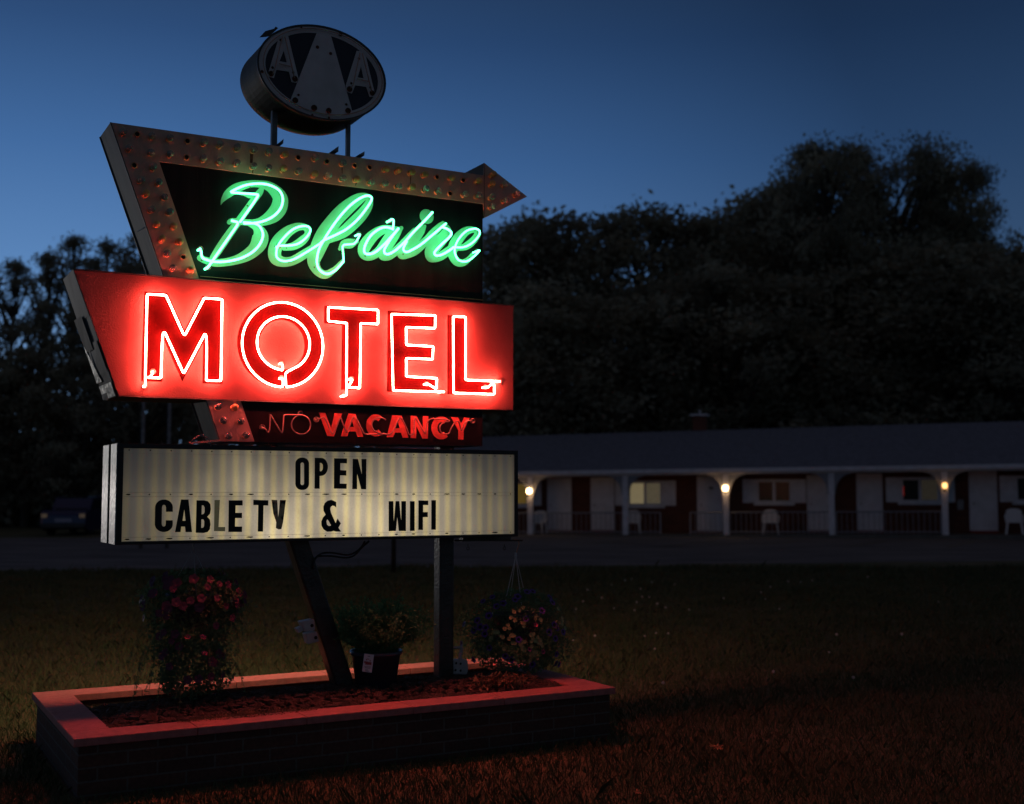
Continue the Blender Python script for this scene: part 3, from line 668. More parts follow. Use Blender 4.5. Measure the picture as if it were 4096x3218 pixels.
# --- fins above the arrow, posts, wiring
for (a, b, c) in (((650, 1410), (700, 1370), (697, 1416)), ((1213, 1492), (1273, 1443), (1271, 1500)), ((1488, 1528), (1544, 1498), (1543, 1540))):
    q = tr(C1, [a, b, c], .79); MB().prism(q, .70, .88).build('mounting_fin', M['steel'], sign)
def sq_post(a, b, w, name):
    a, b = Vector(a), Vector(b); d = (b-a).normalized(); s = Vector((0, 1, 0)); t = d.cross(s).normalized(); h = w/2
    v = [p + t*h*i + s*h*j for p in (a, b) for (i, j) in ((-1, -1), (1, -1), (1, 1), (-1, 1))]
    return MB().add(v, [(0, 1, 2, 3), (7, 6, 5, 4), (0, 4, 5, 1), (1, 5, 6, 2), (2, 6, 7, 3), (3, 7, 4, 0)]).build(name, M['post'], sign, False, .012)
sp0, sp1 = SG.xz(1190, 2177, YC), SG.xz(1367, 2728, YC)
k = (sp1[0]-sp0[0])/(sp1[1]-sp0[1])
o = sq_post((sp0[0]+k*.6, YC, sp0[1]+.6), (sp1[0]-k*.36, YC, sp1[1]-.36), .118, 'post'); o['label'] = 'leaning post that carries on the line of the arrow'
q1 = SG.xz(1775, 2400, YC)
o = sq_post((q1[0], YC, 2.0), (q1[0], YC, .0), .104, 'post'); o['label'] = 'upright square post'
cb = MB()
for off_ in ((0, 0), (0, 22)):
    p = [(x, .72 + .02*(off_[1] > 0), z) for x, z in tr(C11, [(165, 205), (168, 160), (190, 118 + off_[1]*.3), (235, 98 + off_[1]), (300, 100 + off_[1]), (385, 118 + off_[1]*.8), (440, 98 + off_[1]), (480, 60 + off_[1]*.5), (498 + off_[1]*1.6, 25)], .72)]
    cb.tube([tuple(q) for q in chaikin(p, 2)], .0065, 6)
cb.build('power_cable', M['cable'], sign, True)
# loose scrap and wire lying on top of the board at the foot of the arrow
a_ = tr(C6, [(1085, 1562), (1405, 1540), (1405, 1556), (1120, 1580)], .60)
MB().prism([(x, z) for x, z in a_], .60, .604).build('loose_flashing', M['arrow'], sign)
wp = [(x, .57, z) for x, z in tr(C6, [(1120, 1565), (1165, 1520), (1240, 1490), (1200, 1512), (1255, 1518), (1283, 1560), (1290, 1600)], .57)]
MB().tube([tuple(q) for q in chaikin(wp, 2)], .004, 6).build('loose_wire', M['steel'], sign, True)

# --- far face of the sign: the same neon reads from the other side
xm = 1.60 - 0*YT
for o in fronts:
    c = o.copy(); COL.objects.link(c); c.parent = o.parent
    xc_ = (xm if o.parent == motel_cab else SG.xz(1330, 950, YG)[0])
    c.rotation_euler = (0, 0, math.pi); c.location = (2*xc_, 2*YC, 0)
    if o.parent == name_cab: c['label'] = o['label'].replace('lit neon', 'rear face lit neon') if 'label' in o else 'rear face neon tube'
    else: c['label'] = 'rear face neon tube'

# ================================================================== READER BOARD
board = empty('reader_board', SG.w(0, 0, 0), SG.rot)
tag(board, 'yellowed backlit letter board in a black frame reading OPEN CABLE TV & WIFI', 'letter board')
bo_ = tr(SRC, [(472, 1767), (2070, 1809), (2068, 2150), (460, 2177)], Y_BOARD)
bx0 = (bo_[0][0]+bo_[3][0])/2; bx1 = (bo_[1][0]+bo_[2][0])/2; bz1 = (bo_[0][1]+bo_[1][1])/2; bz0 = (bo_[2][1]+bo_[3][1])/2
for (y0, y1, nm_) in ((Y_BOARD+.002, .755, 'front_case'), (.82, 1.0, 'rear_case')):
    o = MB().box(bx0, bx1, y0, y1, bz0, bz1).build(nm_, M['cab'], board)
    MB().box(bx0-.004, bx0-.0005, y0+.002, y1-.002, bz0+.002, bz1-.002).build('cheek_plate', M['cheek'], o)
MB().box(bx0+.02, bx1-.02, .757, .818, bz0+.01, bz1-.01).build('spacer', M['frame'], board)
fw = .028
fr = MB()
y0, y1 = Y_BOARD - .012, Y_BOARD + .0015
fr.box(bx0, bx1, y0, y1, bz1-fw, bz1).box(bx0, bx1, y0, y1, bz0, bz0+fw*.62).box(bx0, bx0+fw*1.15, y0, y1, bz0+fw*.62, bz1-fw).box(bx1-fw*.9, bx1, y0, y1, bz0+fw*.62, bz1-fw)
fr.build('frame', M['frame'], board, False, .002)
fx0, fx1, fz0, fz1 = bx0+fw*1.15, bx1-fw*.9, bz0+fw*.62, bz1-fw
# corrugated translucent sheet: real ribs
v = []; f = []; n = 420
for i in range(n+1):
    x = fx0 + (fx1-fx0)*i/n; ph = (x/.0775) % 1; d = max(0, 1-abs(ph-.5)/.18); y = Y_BOARD - .003 - .003*d*d*(3-2*d)
    v += [(x, y, fz0), (x, y, fz1)]
for i in range(n): f.append((2*i, 2*i+2, 2*i+3, 2*i+1))
bm_me = raw(v, f, 'lit_sheet'); o = link('lit_sheet', bm_me, M['board'], board, True)
bm2 = bm_me.copy(); bm2.materials.clear(); bm2.materials.append(M['rearsheet'])
rb = link('rear_lit_sheet', bm2, None, board); rb.rotation_euler = (0, 0, math.pi); rb.location = (fx0+fx1, 2*YC, 0)
# letter tracks and screws
trk = MB()
scr_me = raw(*(lambda q: (q.v, q.f))(MB().lathe([(.004, 0), (.003, .003)], axis='y', n=8)), 'screw'); scr_me.materials.append(M['grime'])
def screw(x, z): so_ = link('screw', scr_me, None, board); so_.location = (x, Y_BOARD-.0065, z)
for (pyL, pyR) in ((1980, 1976), (2150, 2138)):
    zA = SG.xz(600, pyL, Y_BOARD)[1]; zB = SG.xz(1900, pyR, Y_BOARD)[1]; zm = (zA+zB)/2
    for dz in (-.011, .011): trk.box(fx0+.004, fx1-.004, Y_BOARD-.0085, Y_BOARD-.0072, zm+dz-.0008, zm+dz+.0008)
    nx = 22
    for i in range(nx):
        x = fx0 + .03 + (fx1-fx0-.06)*i/(nx-1)
        screw(x, zm)
        if random.random() < .55:
            w_ = random.uniform(.010, .024)
            MB().prism([(x-w_*1.1, zm), (x-w_*.4, zm+.004), (x+w_*.8, zm+.0035), (x+w_, zm-.001), (x+w_*.2, zm-.0045), (x-w_*.7, zm-.002)], Y_BOARD-.0072, Y_BOARD-.0068).build('grime_spot', M['grime'], board)
zt_ = fz1 - .028
trk.box(fx0+.004, fx1-.004, Y_BOARD-.0085, Y_BOARD-.0072, zt_-.0007, zt_+.0007)
for i in range(22):
    x = fx0 + .03 + (fx1-fx0-.06)*i/21; screw(x, fz1-.010)
M['track'] = mat('clear plastic letter track', (.55, .52, .45), .25, 0)
trk.build('letter_track', M['track'], board)

YL = Y_BOARD - .011
def rrect(x0, x1, y0, y1, r, n=6):
    out = []
    for (cx, cy, a0) in ((x1-r, y0+r, -90), (x1-r, y1-r, 0), (x0+r, y1-r, 90), (x0+r, y0+r, 180)):
        for i in range(n+1):
            a = R(a0 + 90*i/n); out.append((cx + r*math.cos(a), cy + r*math.sin(a)))
    return out
def bl_letter(label, c, lps, m='letter'):
    o = plate('letter', [tr(c, l, YL) for l in lps], YL, .0015, M[m], board); o['label'] = label; return o
bl_letter('black letter O', C8, [rrect(2003, 2140, 203, 527, 62), rrect(2055, 2090, 252, 478, 17)])
bl_letter('black letter P', C9, [[(143, 198), (205, 199)] + [(205 + 65*math.sin(R(a)), 286 - 87*math.cos(R(a))) if True else 0 for a in range(10, 180, 12)] + [(205, 374), (190, 374), (190, 497), (141, 497)], [(192, 248), (206, 248), (219, 262), (222, 290), (219, 312), (206, 328), (192, 328)]])
bl_letter('black letter E in OPEN', C9, [[(330, 203), (455, 205), (454, 252), (390, 250), (390, 318), (448, 320), (448, 370), (388, 368), (386, 447), (452, 449), (450, 498), (328, 496)]])
bl_letter('black letter N', C9, [[(510, 209), (560, 210), (598, 360), (595, 210), (642, 210), (640, 503), (592, 502), (552, 350), (552, 501), (505, 501)]])
cpts = [(778, 745), (778, 700)] + [(690 + 88*math.cos(R(a)), 700 - 78*math.sin(R(a))) for a in range(10, 180, 10)] + [(601, 700), (598, 870)] + [(688 - 90*math.cos(R(a)), 868 + 79*math.sin(R(a))) for a in range(10, 180, 10)] + [(778, 868), (777, 830), (708, 830), (707, 868), (703, 885), (690, 893), (674, 887), (667, 868), (670, 700), (675, 682), (690, 674), (704, 682), (710, 700), (710, 745)]
bl_letter('black letter C', C8, [cpts])
bl_letter('black letter A', C8, [[(860, 622), (935, 622), (970, 948), (905, 948), (900, 893), (862, 893), (855, 948), (800, 948)], [(893, 720), (905, 835), (875, 835)]])
bl_letter('black letter B', C8, [[(1015, 630), (1090, 630), (1130, 640), (1153, 670), (1158, 720), (1150, 765), (1122, 795), (1148, 822), (1155, 870), (1148, 920), (1125, 947), (1085, 957), (1007, 954)], [(1068, 680), (1085, 682), (1095, 700), (1096, 745), (1088, 765), (1066, 772)], [(1064, 820), (1085, 822), (1092, 840), (1091, 885), (1082, 903), (1062, 906)]])
bl_letter('faded ghost of the letter L', C8, [[(1195, 627), (1248, 627), (1235, 897), (1302, 897), (1300, 940), (1190, 938)]], 'letterghost')
bl_letter('black letter E in CABLE', C8, [[(1337, 630), (1476, 630), (1476, 682), (1406, 682), (1404, 755), (1470, 755), (1470, 808), (1402, 808), (1400, 892), (1471, 892), (1470, 947), (1333, 947)]])
bl_letter('black letter T', C8, [[(1583, 625), (1733, 630), (1732, 682), (1685, 682), (1680, 943), (1627, 943), (1632, 678), (1583, 678)]])
bl_letter('worn peeling letter V', C8, [[(1765, 625), (1822, 628), (1832, 800), (1850, 628), (1908, 628), (1880, 850), (1864, 915), (1838, 922), (1808, 908), (1812, 850), (1782, 760)]], 'letterworn')
bl_letter('black ampersand', C9, [[(350, 625), (350, 680), (335, 665), (315, 660), (298, 672), (292, 695), (300, 730), (345, 830), (362, 785), (395, 832), (372, 875), (398, 912), (345, 911), (325, 905), (300, 912), (262, 912), (228, 890), (208, 855), (206, 815), (222, 775), (248, 748), (228, 710), (226, 670), (240, 635), (268, 612), (305, 605)], [(262, 792), (256, 815), (262, 845), (280, 858), (300, 852), (278, 810)]])
bl_letter('black letter W', C9, [[(857, 617), (903, 617), (906, 820), (925, 617), (960, 617), (978, 810), (980, 617), (1025, 617), (1024, 906), (955, 905), (940, 770), (928, 905), (857, 908)]])
bl_letter('black letter I after the W', C9, [[(1063, 617), (1108, 618), (1108, 905), (1062, 905)]])
bl_letter('black letter F', C9, [[(1145, 610), (1240, 612), (1240, 655), (1190, 655), (1190, 723), (1235, 723), (1235, 772), (1188, 772), (1188, 896), (1144, 895)]])
bl_letter('black letter I at the end of WIFI', C9, [[(1270, 607), (1314, 608), (1313, 893), (1269, 893)]])
# hanger rail under the right end with eye hooks
rl = tr(C17, [(165, 158), (840, 158)], YC)
hb = MB().tube([(rl[0][0], YC, rl[0][1]), (rl[1][0]+.01, YC, rl[1][1])], .006, 6)
hb.box(*sorted((SG.xz(*C17(235, 170), YC)[0], SG.xz(*C17(715, 170), YC)[0])), YC-.03, YC+.03, bz0-.034, bz0-.004)
for hx in (305, 672):
    a = SG.xz(*C17(hx, 190), YC); b = SG.xz(*C17(hx, 222), YC)
    hb.tube([(a[0], YC, a[1]), (b[0], YC, b[1])], .003, 6)
    hb.tube([(b[0]+.010*math.cos(t), YC, b[1]-.010+.010*math.sin(t)) for t in np.linspace(0, 2*math.pi, 12, endpoint=False)], .0025, 6, closed=True)
hb.build('hanger_rail', M['post'], board)

# ================================================================== OVAL CLUB SIGN
club = empty('oval_club_sign', SG.w(0, 0, 0), SG.rot)
tag(club, 'dark oval drum sign with three white letters A standing on top of the motel sign', 'sign')
YA = .60
oc, orx, ory = oval_from(C1(470, 480), C1(1812, 730), C1(960, 116), C1(1300, 1150), YA)
mb = MB(); mb.prism(ell(oc, orx, ory, 72), YA, YA + .37)
mb.build('drum', M['cabside'], club)
plate('rim', [ell(oc, orx+.004, ory+.004, 72), ell(oc, orx-.007, ory-.007, 72)], YA-.012, .0115, M['rim'], club)
plate('white_ring', [ell(oc, orx-.008, ory-.008, 72), ell(oc, orx-.050, ory-.048, 72)], YA-.006, .004, M['aaawhite'], club)
plate('navy_field', [ell(oc, orx-.051, ory-.049, 72)], YA-.004, .003, M['navy'], club)
bigA = tr(C1, [(1105, 190), (1235, 215), (1482, 1090), (1250, 1110), (1000, 1035), (812, 940)], YA-.007)
o = plate('club_letter', [bigA], YA-.0085, .002, M['aaawhite'], club); o['label'] = 'large middle letter A'
for lb, lps in (('small left letter A', [[(705, 240), (790, 228), (905, 700), (885, 742), (830, 735), (803, 625), (672, 605), (645, 692), (575, 672)], [(748, 405), (780, 527), (705, 515)]]),
                ('small right letter A', [[(1515, 405), (1600, 415), (1715, 890), (1650, 890), (1615, 785), (1500, 768), (1465, 855), (1408, 835), (1400, 770)], [(1560, 570), (1588, 695), (1525, 685)]])):
    o = plate('club_letter', [tr(C1, l, YA-.010) for l in lps], YA-.0105, .0015, M['aaawhite'], club); o['label'] = lb
for (x, y, r_) in ((720, 292, 17), (632, 580, 15), (615, 645, 30), (850, 632, 14), (866, 700, 32), (1105, 365, 20), (1243, 432, 18), (1347, 232, 22), (935, 158, 12), (522, 622, 18), (870, 925, 32), (905, 868, 14), (1068, 1005, 34), (1222, 1035, 32), (1425, 1035, 32), (1408, 968, 15), (1440, 808, 32), (1460, 745, 14), (1678, 850, 30), (1660, 790, 14), (1540, 485, 15), (1050, 1080, 15), (1225, 1108, 14)):
    x_, z_ = SG.xz(*C1(x, y), YA-.012); k = r_*.3806/4750*7.1
    if r_ > 25: MB().lathe([(k, 0), (k, .006), (k*.7, .009), (k*.55, .004)], (x_, YA-.0106, z_), 'y', 14).build('electrode_socket', M['rust'], club)
    else: MB().lathe([(k, 0), (k*.8, .004)], (x_, YA-.0106, z_), 'y', 10).build('rust_spot', M['rust'], club)
# unlit neon outlines on the small letters and along the ring
tb = MB()
for lps in ([(735, 255), (655, 590), (630, 650)], [(760, 255), (862, 690)], [(700, 540), (820, 570)], [(1550, 425), (1480, 760), (1450, 800)], [(1575, 430), (1675, 840)], [(1520, 700), (1640, 725)]):
    tb.tube([(x, YA-.03, z) for x, z in tr(C1, lps, YA-.03)], .0035, 6)
tb.tube([(oc[0]+(orx-.03)*math.cos(t), YA-.028, oc[1]+(ory-.028)*math.sin(t)) for t in np.linspace(0, 2*math.pi, 64, endpoint=False)], .0035, 6, closed=True)
tb.build('unlit_tube', OFF, club, True)
for (a, b) in ((605, 685), (1395, 1452)):
    xa = SG.xz(*C1(a, 1300), YC)[0]; xb = SG.xz(*C1(b, 1300), YC)[0]; w_ = (xb-xa)/1.45
    xc = (xa+xb)/2
    zt2 = oc[1] - ory*.55
    zb2 = SG.xz(*C1((a+b)/2, 1560), YC)[1]
    MB().box(xc-w_/2, xc+w_/2, YC-w_/2, YC+w_/2, zb2-.05, zt2).build('support_post', M['steel'], club)
tp = tr(C1, [(495, 262), (545, 208), (640, 182), (655, 160), (680, 178), (600, 250), (560, 258)], .95)
MB().prism(tp, .93, .955).build('torn_flashing', M['rim'], club)

# ================================================================== PLANTER
planter = empty('brick_planter', SG.w(0, 0, 0), SG.rot)
tag(planter, 'long low rectangular brick planter with flat concrete coping around the sign posts', 'planter')
PL, PW = 3.264, 1.586; GZ = .03; ch = .042; ov = .028; cw = .21
wt = PZ - ch
def wall(x0, x1, y0, y1): MB().box(x0, x1, y0, y1, -.15, wt).build('brick_wall', M['brick'], planter)
wall(ov, PL-ov, ov, cw-.01); wall(ov, PL-ov, PW-cw+.01, PW-ov); wall(ov, cw-.01, cw-.01, PW-cw+.01); wall(PL-cw+.01, PL-ov, cw-.01, PW-cw+.01)
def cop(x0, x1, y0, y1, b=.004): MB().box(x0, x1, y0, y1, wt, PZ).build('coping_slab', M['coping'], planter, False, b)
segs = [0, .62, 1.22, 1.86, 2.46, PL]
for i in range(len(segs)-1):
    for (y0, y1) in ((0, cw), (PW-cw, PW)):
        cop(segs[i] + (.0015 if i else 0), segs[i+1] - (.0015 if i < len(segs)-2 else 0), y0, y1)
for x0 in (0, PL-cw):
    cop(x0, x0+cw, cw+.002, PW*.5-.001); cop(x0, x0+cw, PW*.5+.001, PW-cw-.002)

def bed_h(x, y):
    t = (y-cw)/(PW-2*cw); e = min((x-cw)/.3, (PL-cw-x)/.3, 1); e = max(0, min(1, e))
    z = .335 + .05*math.exp(-((t-.40)/.22)**2)*e - .075*max(0, (t-.6)/.4)
    z -= .035*math.exp(-((x-.6)/.35)**2)*max(0, t-.35)
    return z + .008*math.sin(x*9+1)*math.sin(y*11)
v = []; f = []; nx, ny = 90, 36
for j in range(ny+1):
    for i in range(nx+1):
        x = cw-.01 + (PL-2*cw+.02)*i/nx; y = cw-.01 + (PW-2*cw+.02)*j/ny
        v.append((x, y, bed_h(x, y)-.012 + random.uniform(-.003, .003)))
for j in range(ny):
    for i in range(nx): a = j*(nx+1)+i; f.append((a, a+1, a+nx+2, a+nx+1))
soil = link('planter_soil', raw(v, f), M['soil']); soil.location = SG.w(0, 0, 0); soil.rotation_euler = (0, 0, SG.rot)
tag(soil, 'dark soil filling the brick planter', 'soil', kind='stuff')
# lava rocks
ico = bmesh.new(); bmesh.ops.create_icosphere(ico, subdivisions=1, radius=1)
icv = np.array([x.co[:] for x in ico.verts]); icf = np.array([[q.index for q in x.verts] for x in ico.faces]); ico.free()
rng = np.random.default_rng(3)
V = []; Fc = []; cnt = 0
for i in range(5200):
    x = rng.uniform(cw-.005, PL-cw+.005); y = rng.uniform(cw-.005, PW-cw+.005)
    r = rng.uniform(.009, .026) if rng.random() < .8 else rng.uniform(.024, .036)
    if y < cw+.03 or y > PW-cw-.03: r *= .7
    q = icv * (1 + rng.uniform(-.3, .3, (len(icv), 1))) * r * np.array([rng.uniform(.8, 1.3), rng.uniform(.8, 1.3), rng.uniform(.6, .9)])
    a = rng.uniform(0, 6.28); ca, sa = math.cos(a), math.sin(a)
    q = q @ np.array([[ca, sa, 0], [-sa, ca, 0], [0, 0, 1]]) + np.array([x, y, bed_h(x, y) + rng.uniform(-.006, .008)])
    V.append(q); Fc.append(icf + cnt); cnt += len(icv)
rocks = link('lava_rock', raw(np.vstack(V).tolist(), np.vstack(Fc).tolist()), M['rock']); rocks.location = SG.w(0, 0, 0); rocks.rotation_euler = (0, 0, SG.rot)
tag(rocks, 'reddish brown lava rock mulch spread over the planter bed', 'mulch', kind='stuff')

def leaf_cloud(pts, sizes, rng, flat=.0, aspect=.5, droop=None):
    """one small folded leaf per point, as a single mesh (verts, faces)"""
    n = len(pts); pts = np.asarray(pts); s = np.asarray(sizes)[:, None]
    d = rng.normal(size=(n, 3)); d[:, 2] *= (1-flat)
    if droop is not None: d[:, 2] += droop
    d /= np.linalg.norm(d, axis=1)[:, None]
    u = rng.normal(size=(n, 3)); u -= d * (u*d).sum(1)[:, None]; u /= np.linalg.norm(u, axis=1)[:, None]
    a = pts; b = pts + d*s*.5 + u*s*aspect*.5; c = pts + d*s; e = pts + d*s*.5 - u*s*aspect*.5
    v = np.stack([a, b, c, e], 1).reshape(-1, 3); f = np.arange(n*4).reshape(-1, 4)
    return v, f
def mesh_np(v, f, name):
    me = bpy.data.meshes.new(name); v = np.asarray(v, np.float32); f = np.asarray(f, np.int32)
    me.vertices.add(len(v)); me.vertices.foreach_set('co', v.ravel())
    k = f.shape[1]; me.loops.add(f.size); me.loops.foreach_set('vertex_index', f.ravel())
    me.polygons.add(len(f)); me.polygons.foreach_set('loop_start', np.arange(0, f.size, k, dtype=np.int32)); me.polygons.foreach_set('loop_total', np.full(len(f), k, np.int32))
    me.update(calc_edges=True); me.validate(); return me

def flower_mesh(name, r, m, mc=None, n=5, cup=.35):
    v = [(0, 0, 0)]; f = []
    k = n*4
    for ring, (rr, h) in enumerate(((.45, .12), (1, cup))):
        for i in range(k):
            a = 2*math.pi*i/k; w_ = 1 if ring == 0 else .82 + .18*abs(math.cos(a*n/2))
            v.append((r*rr*w_*math.cos(a), r*rr*w_*math.sin(a), r*h))
    for i in range(k):
        j = (i+1) % k; f.append((0, 1+i, 1+j)); f.append((1+i, 1+k+i, 1+k+j, 1+j))
    me = raw(v, f, name); me.materials.append(m)
    if mc:
        me.materials.append(mc)
        for p in me.polygons:
            if len(p.vertices) == 3: p.material_index = 1
    return me
def place_flower(me, parent, p, n, name='flower', s=1, label=None):
    o = link(name, me, None, parent); o.location = p; o.scale = (s, s, s)
    o.rotation_euler = Vector(n).to_track_quat('Z', 'Y').to_euler()
    if label: o['label'] = label
    return o
FL = dict(m=flower_mesh('petunia_bloom', .027, M['magenta'], M['magenta'], cup=.15), p=flower_mesh('petunia_bloom', .024, M['purple'], M['hole'], cup=.2),
          y=flower_mesh('small_bloom', .014, M['yellow'], M['yellow'], 6, .15), k=flower_mesh('petunia_bloom', .018, M['pink'], M['magenta']))

# ---- left hanging basket
lbk = empty('hanging_basket', SG.w(.765, .74, 0), SG.rot)
tag(lbk, 'left hanging basket with magenta petunias trailing almost to the planter bed', 'hanging basket')
rng = np.random.default_rng(11)
def stems_leaves(profile, n, rng, smin, smax, cx=0, cy=0, shell=.55, clumps=None):
    """profile: list of (z, rx, ry); leaves spread through the volume, denser near the outside"""
    zs = np.array([p[0] for p in profile]); rxs = np.array([p[1] for p in profile])
    out = []
    while len(out) < n:
        z = rng.uniform(zs.min(), zs.max()); r0 = np.interp(z, zs, rxs)
        if rng.random() > r0 / rxs.max(): continue
        a = rng.uniform(0, 2*math.pi); r = r0 * (shell + (1-shell)*rng.random()**.6) * (1 + .16*math.sin(a*3+z*17) + .12*math.sin(a*7-z*29))
        if rng.random() < .03: r *= 1.18
        out.append((cx + r*math.cos(a), cy + r*math.sin(a)*.95, z))
    return np.array(out), rng.uniform(smin, smax, n)
prof = [(.40, .10), (.46, .19), (.55, .20), (.66, .19), (.78, .235), (.92, .28), (1.02, .285), (1.09, .22), (1.135, .10)]
p, s = stems_leaves(prof, 9000, rng, .012, .034, shell=.35)
vv, ff = leaf_cloud(p, s, rng, droop=-.5, aspect=.55)
# trailing strands
tv = MB(); lp_, ls_ = [], []
for i in range(60):
    a = rng.uniform(0, 6.28); r = rng.uniform(.08, .27); z = rng.uniform(.45, .95); q = Vector((r*math.cos(a), r*math.sin(a), z)); path = [tuple(q)]
    d = Vector((math.cos(a), math.sin(a), .1)) * .03
    for k in range(rng.integers(4, 9)):
        q = q + d; d = d*.72 + Vector((rng.uniform(-.006, .006), rng.uniform(-.006, .006), -.016)); path.append(tuple(q))
        if q.z < .38: break
        for _ in range(3): lp_.append((q.x+rng.uniform(-.008, .008), q.y+rng.uniform(-.008, .008), q.z+rng.uniform(-.01, .01))); ls_.append(rng.uniform(.010, .022))
    if len(path) > 2: tv.tube(path, .0015, 4)
v2, f2 = leaf_cloud(lp_, ls_, rng, droop=-.3)
fo = link('foliage', mesh_np(np.vstack([vv, v2]), np.vstack([ff, f2+len(vv)]), 'foliage'), M['leaf'], lbk)
tv.build('trailing_stems', M['leaf'], lbk)
MB().lathe([(.06, .80), (.13, .86), (.155, .985), (.16, 1.0), (.15, 1.0), (.12, .86), (.05, .81)], n=20).build('basket_pot', M['pot'], lbk, True)
for i in range(92):
    z = rng.choice([rng.uniform(.85, 1.12), rng.uniform(.5, 1.05), rng.uniform(.93, 1.10)]); r0 = np.interp(z, [q[0] for q in prof], [q[1] for q in prof]) * rng.uniform(.98, 1.1)
    a = rng.uniform(math.pi*.9, 2.25*math.pi) if rng.random() < .75 else rng.uniform(0, 6.28)
    place_flower(FL['m'], lbk, (r0*math.cos(a), r0*math.sin(a), z), (math.cos(a), math.sin(a)-.2, .45 if z > .95 else .1), s=rng.uniform(.75, 1.15))
for (px, py, k) in ((745, 2550, 1), (808, 2550, 1), (815, 2616, .9)):
    x, z = SG.xz(px, py, .74-.24); place_flower(FL['k'], lbk, (x-.765, -.255, z), (.1, -.6, .8), s=1.15, label='bloom with the red sign light painted into its pink')
st = MB(); kn = (0, .0, 1.26)
for a in (0.4, 2.5, 4.6): st.tube([kn, (.15*math.cos(a), .15*math.sin(a), 1.0)], .0016, 5)
st.tube([kn, (0, .02, bz0+.004)], .003, 6); st.build('hanger', M['twine'], lbk)

# ---- right hanging basket
hx = SG.xz(*C17(800, 150), YC); rbk = empty('hanging_basket', SG.w(hx[0], YC, 0), SG.rot)
tag(rbk, 'right hanging basket with a round mass of purple petunias and small yellow flowers', 'hanging basket')
hk = SG.xz(*C17(787, 310), YC); cx = 2.99 - hx[0]
rng = np.random.default_rng(21)
prof2 = [(.375, .14), (.42, .25), (.50, .315), (.62, .35), (.74, .335), (.84, .27), (.90, .19), (.93, .07)]
p, s = stems_leaves(prof2, 10500, rng, .010, .030, cx=cx, shell=.4)
vv, ff = leaf_cloud(p, s, rng, droop=-.2, aspect=.5)
fo = link('foliage', mesh_np(vv, ff, 'foliage'), M['leaf'], rbk)
MB().lathe([(.08, .56), (.15, .60), (.17, .76), (.175, .77), (.165, .77), (.14, .61), (.06, .57)], (cx, 0, 0), n=20).build('basket_pot', M['pot'], rbk, True)
def on_ball(px, py):
    d = ray(px, py); o_ = Vector((0, 0, CAM_H)); cw_ = SG.w(2.99, YC, .66)
    rr = .335; sc_ = Vector((1, 1, 1.18)); a = Vector((d.x*sc_.x, d.y*sc_.y, d.z*sc_.z)); b = Vector(((o_.x-cw_.x), (o_.y-cw_.y), (o_.z-cw_.z)*sc_.z))
    A, B, C = a.dot(a), 2*a.dot(b), b.dot(b)-rr*rr; D = B*B-4*A*C
    if D < 0: t = -B/(2*A)
    else: t = (-B-math.sqrt(D))/(2*A)
    w_ = o_ + d*t - SG.o; return Vector((w_.dot(SG.u)-hx[0], w_.dot(SG.v)-YC, w_.z))
cc = Vector((cx, 0, .66))
ypts = '450,800 855,840 825,868 770,880 740,935 780,970 985,920 980,950 1030,958 1018,865 840,985 870,990 865,1025 710,1010 725,1042 680,1045 580,1078 608,1080 640,1115 660,1130 745,1110 772,1112 720,1142 545,1135 540,1150 462,1180 470,1195 755,1185 780,1188 830,1195 850,1175 670,1245 520,1270 850,1240 870,1255 845,1215 935,1105 960,1098 1000,1130 950,1135 1030,1155 975,1160 940,1170 1010,1180 1045,1215 1035,1190 940,1218 965,1270 985,1275 930,1295 965,1300 935,1330 875,1172 1240,940 1245,965 1215,985 1240,1000 1270,1040 1210,1240 1245,1245 925,1355 1200,850 480,1240 360,1250 355,1170'
for it in ypts.split():
    x, y = map(float, it.split(',')); q = on_ball(*C17(x, y)); n_ = (q-cc).normalized(); place_flower(FL['y'], rbk, q + n_*.008, n_ + Vector((0, -.5, .3)), s=rng.uniform(.9, 1.2), label='small yellow flower')
for it in '895,690 950,685 805,735 780,765 560,740 470,780 600,830 525,920 415,965 285,1000 440,1030 495,1035 380,1060 485,1095 530,1230 665,800 1115,740 1140,790 1040,870 1160,1010 1185,1040 1170,1140 1180,1290 1175,1380 945,1390 1205,1390 885,950 260,1190 745,1345 685,1310 1110,1080 1245,1075 380,1345 815,1150'.split():
    x, y = map(float, it.split(',')); q = on_ball(*C17(x, y)); n_ = (q-cc).normalized(); place_flower(FL['p'], rbk, q + n_*.010, n_ + Vector((0, -.4, .3)), s=rng.uniform(.85, 1.15), label='purple petunia bloom')
for it in '978,1008 1050,1268 920,1245'.split():
    x, y = map(float, it.split(',')); q = on_ball(*C17(x, y)); n_ = (q-cc).normalized(); place_flower(FL['k'], rbk, q + n_*.012, n_ + Vector((0, -.6, .5)), s=.9, label='bloom with red light painted into its pink')
st = MB(); top = (hk[0]-hx[0], 0, hk[1])
for (x, y) in ((640, 745), (772, 750), (803, 690), (912, 655)):
    a = SG.xz(*C17(x, y), YC); st.tube([top, (a[0]-hx[0], {640: -.05, 772: -.1, 803: .1, 912: .05}[x], a[1]-.03)], .0022, 5)
st.lathe([(.006, -.02), (.009, 0), (.006, .02)], (top[0], 0, top[2]), n=8); st.build('hanger', M['twine'], rbk)
cp = [(x-hx[0], 0, z) for x, z in tr(C17, [(760, 152), (800, 150), (818, 175), (815, 215), (800, 250), (790, 300)], YC)]
MB().tube([tuple(q) for q in chaikin(cp, 2)], .0035, 6).build('tie_cord', M['orangecord'], rbk, True)

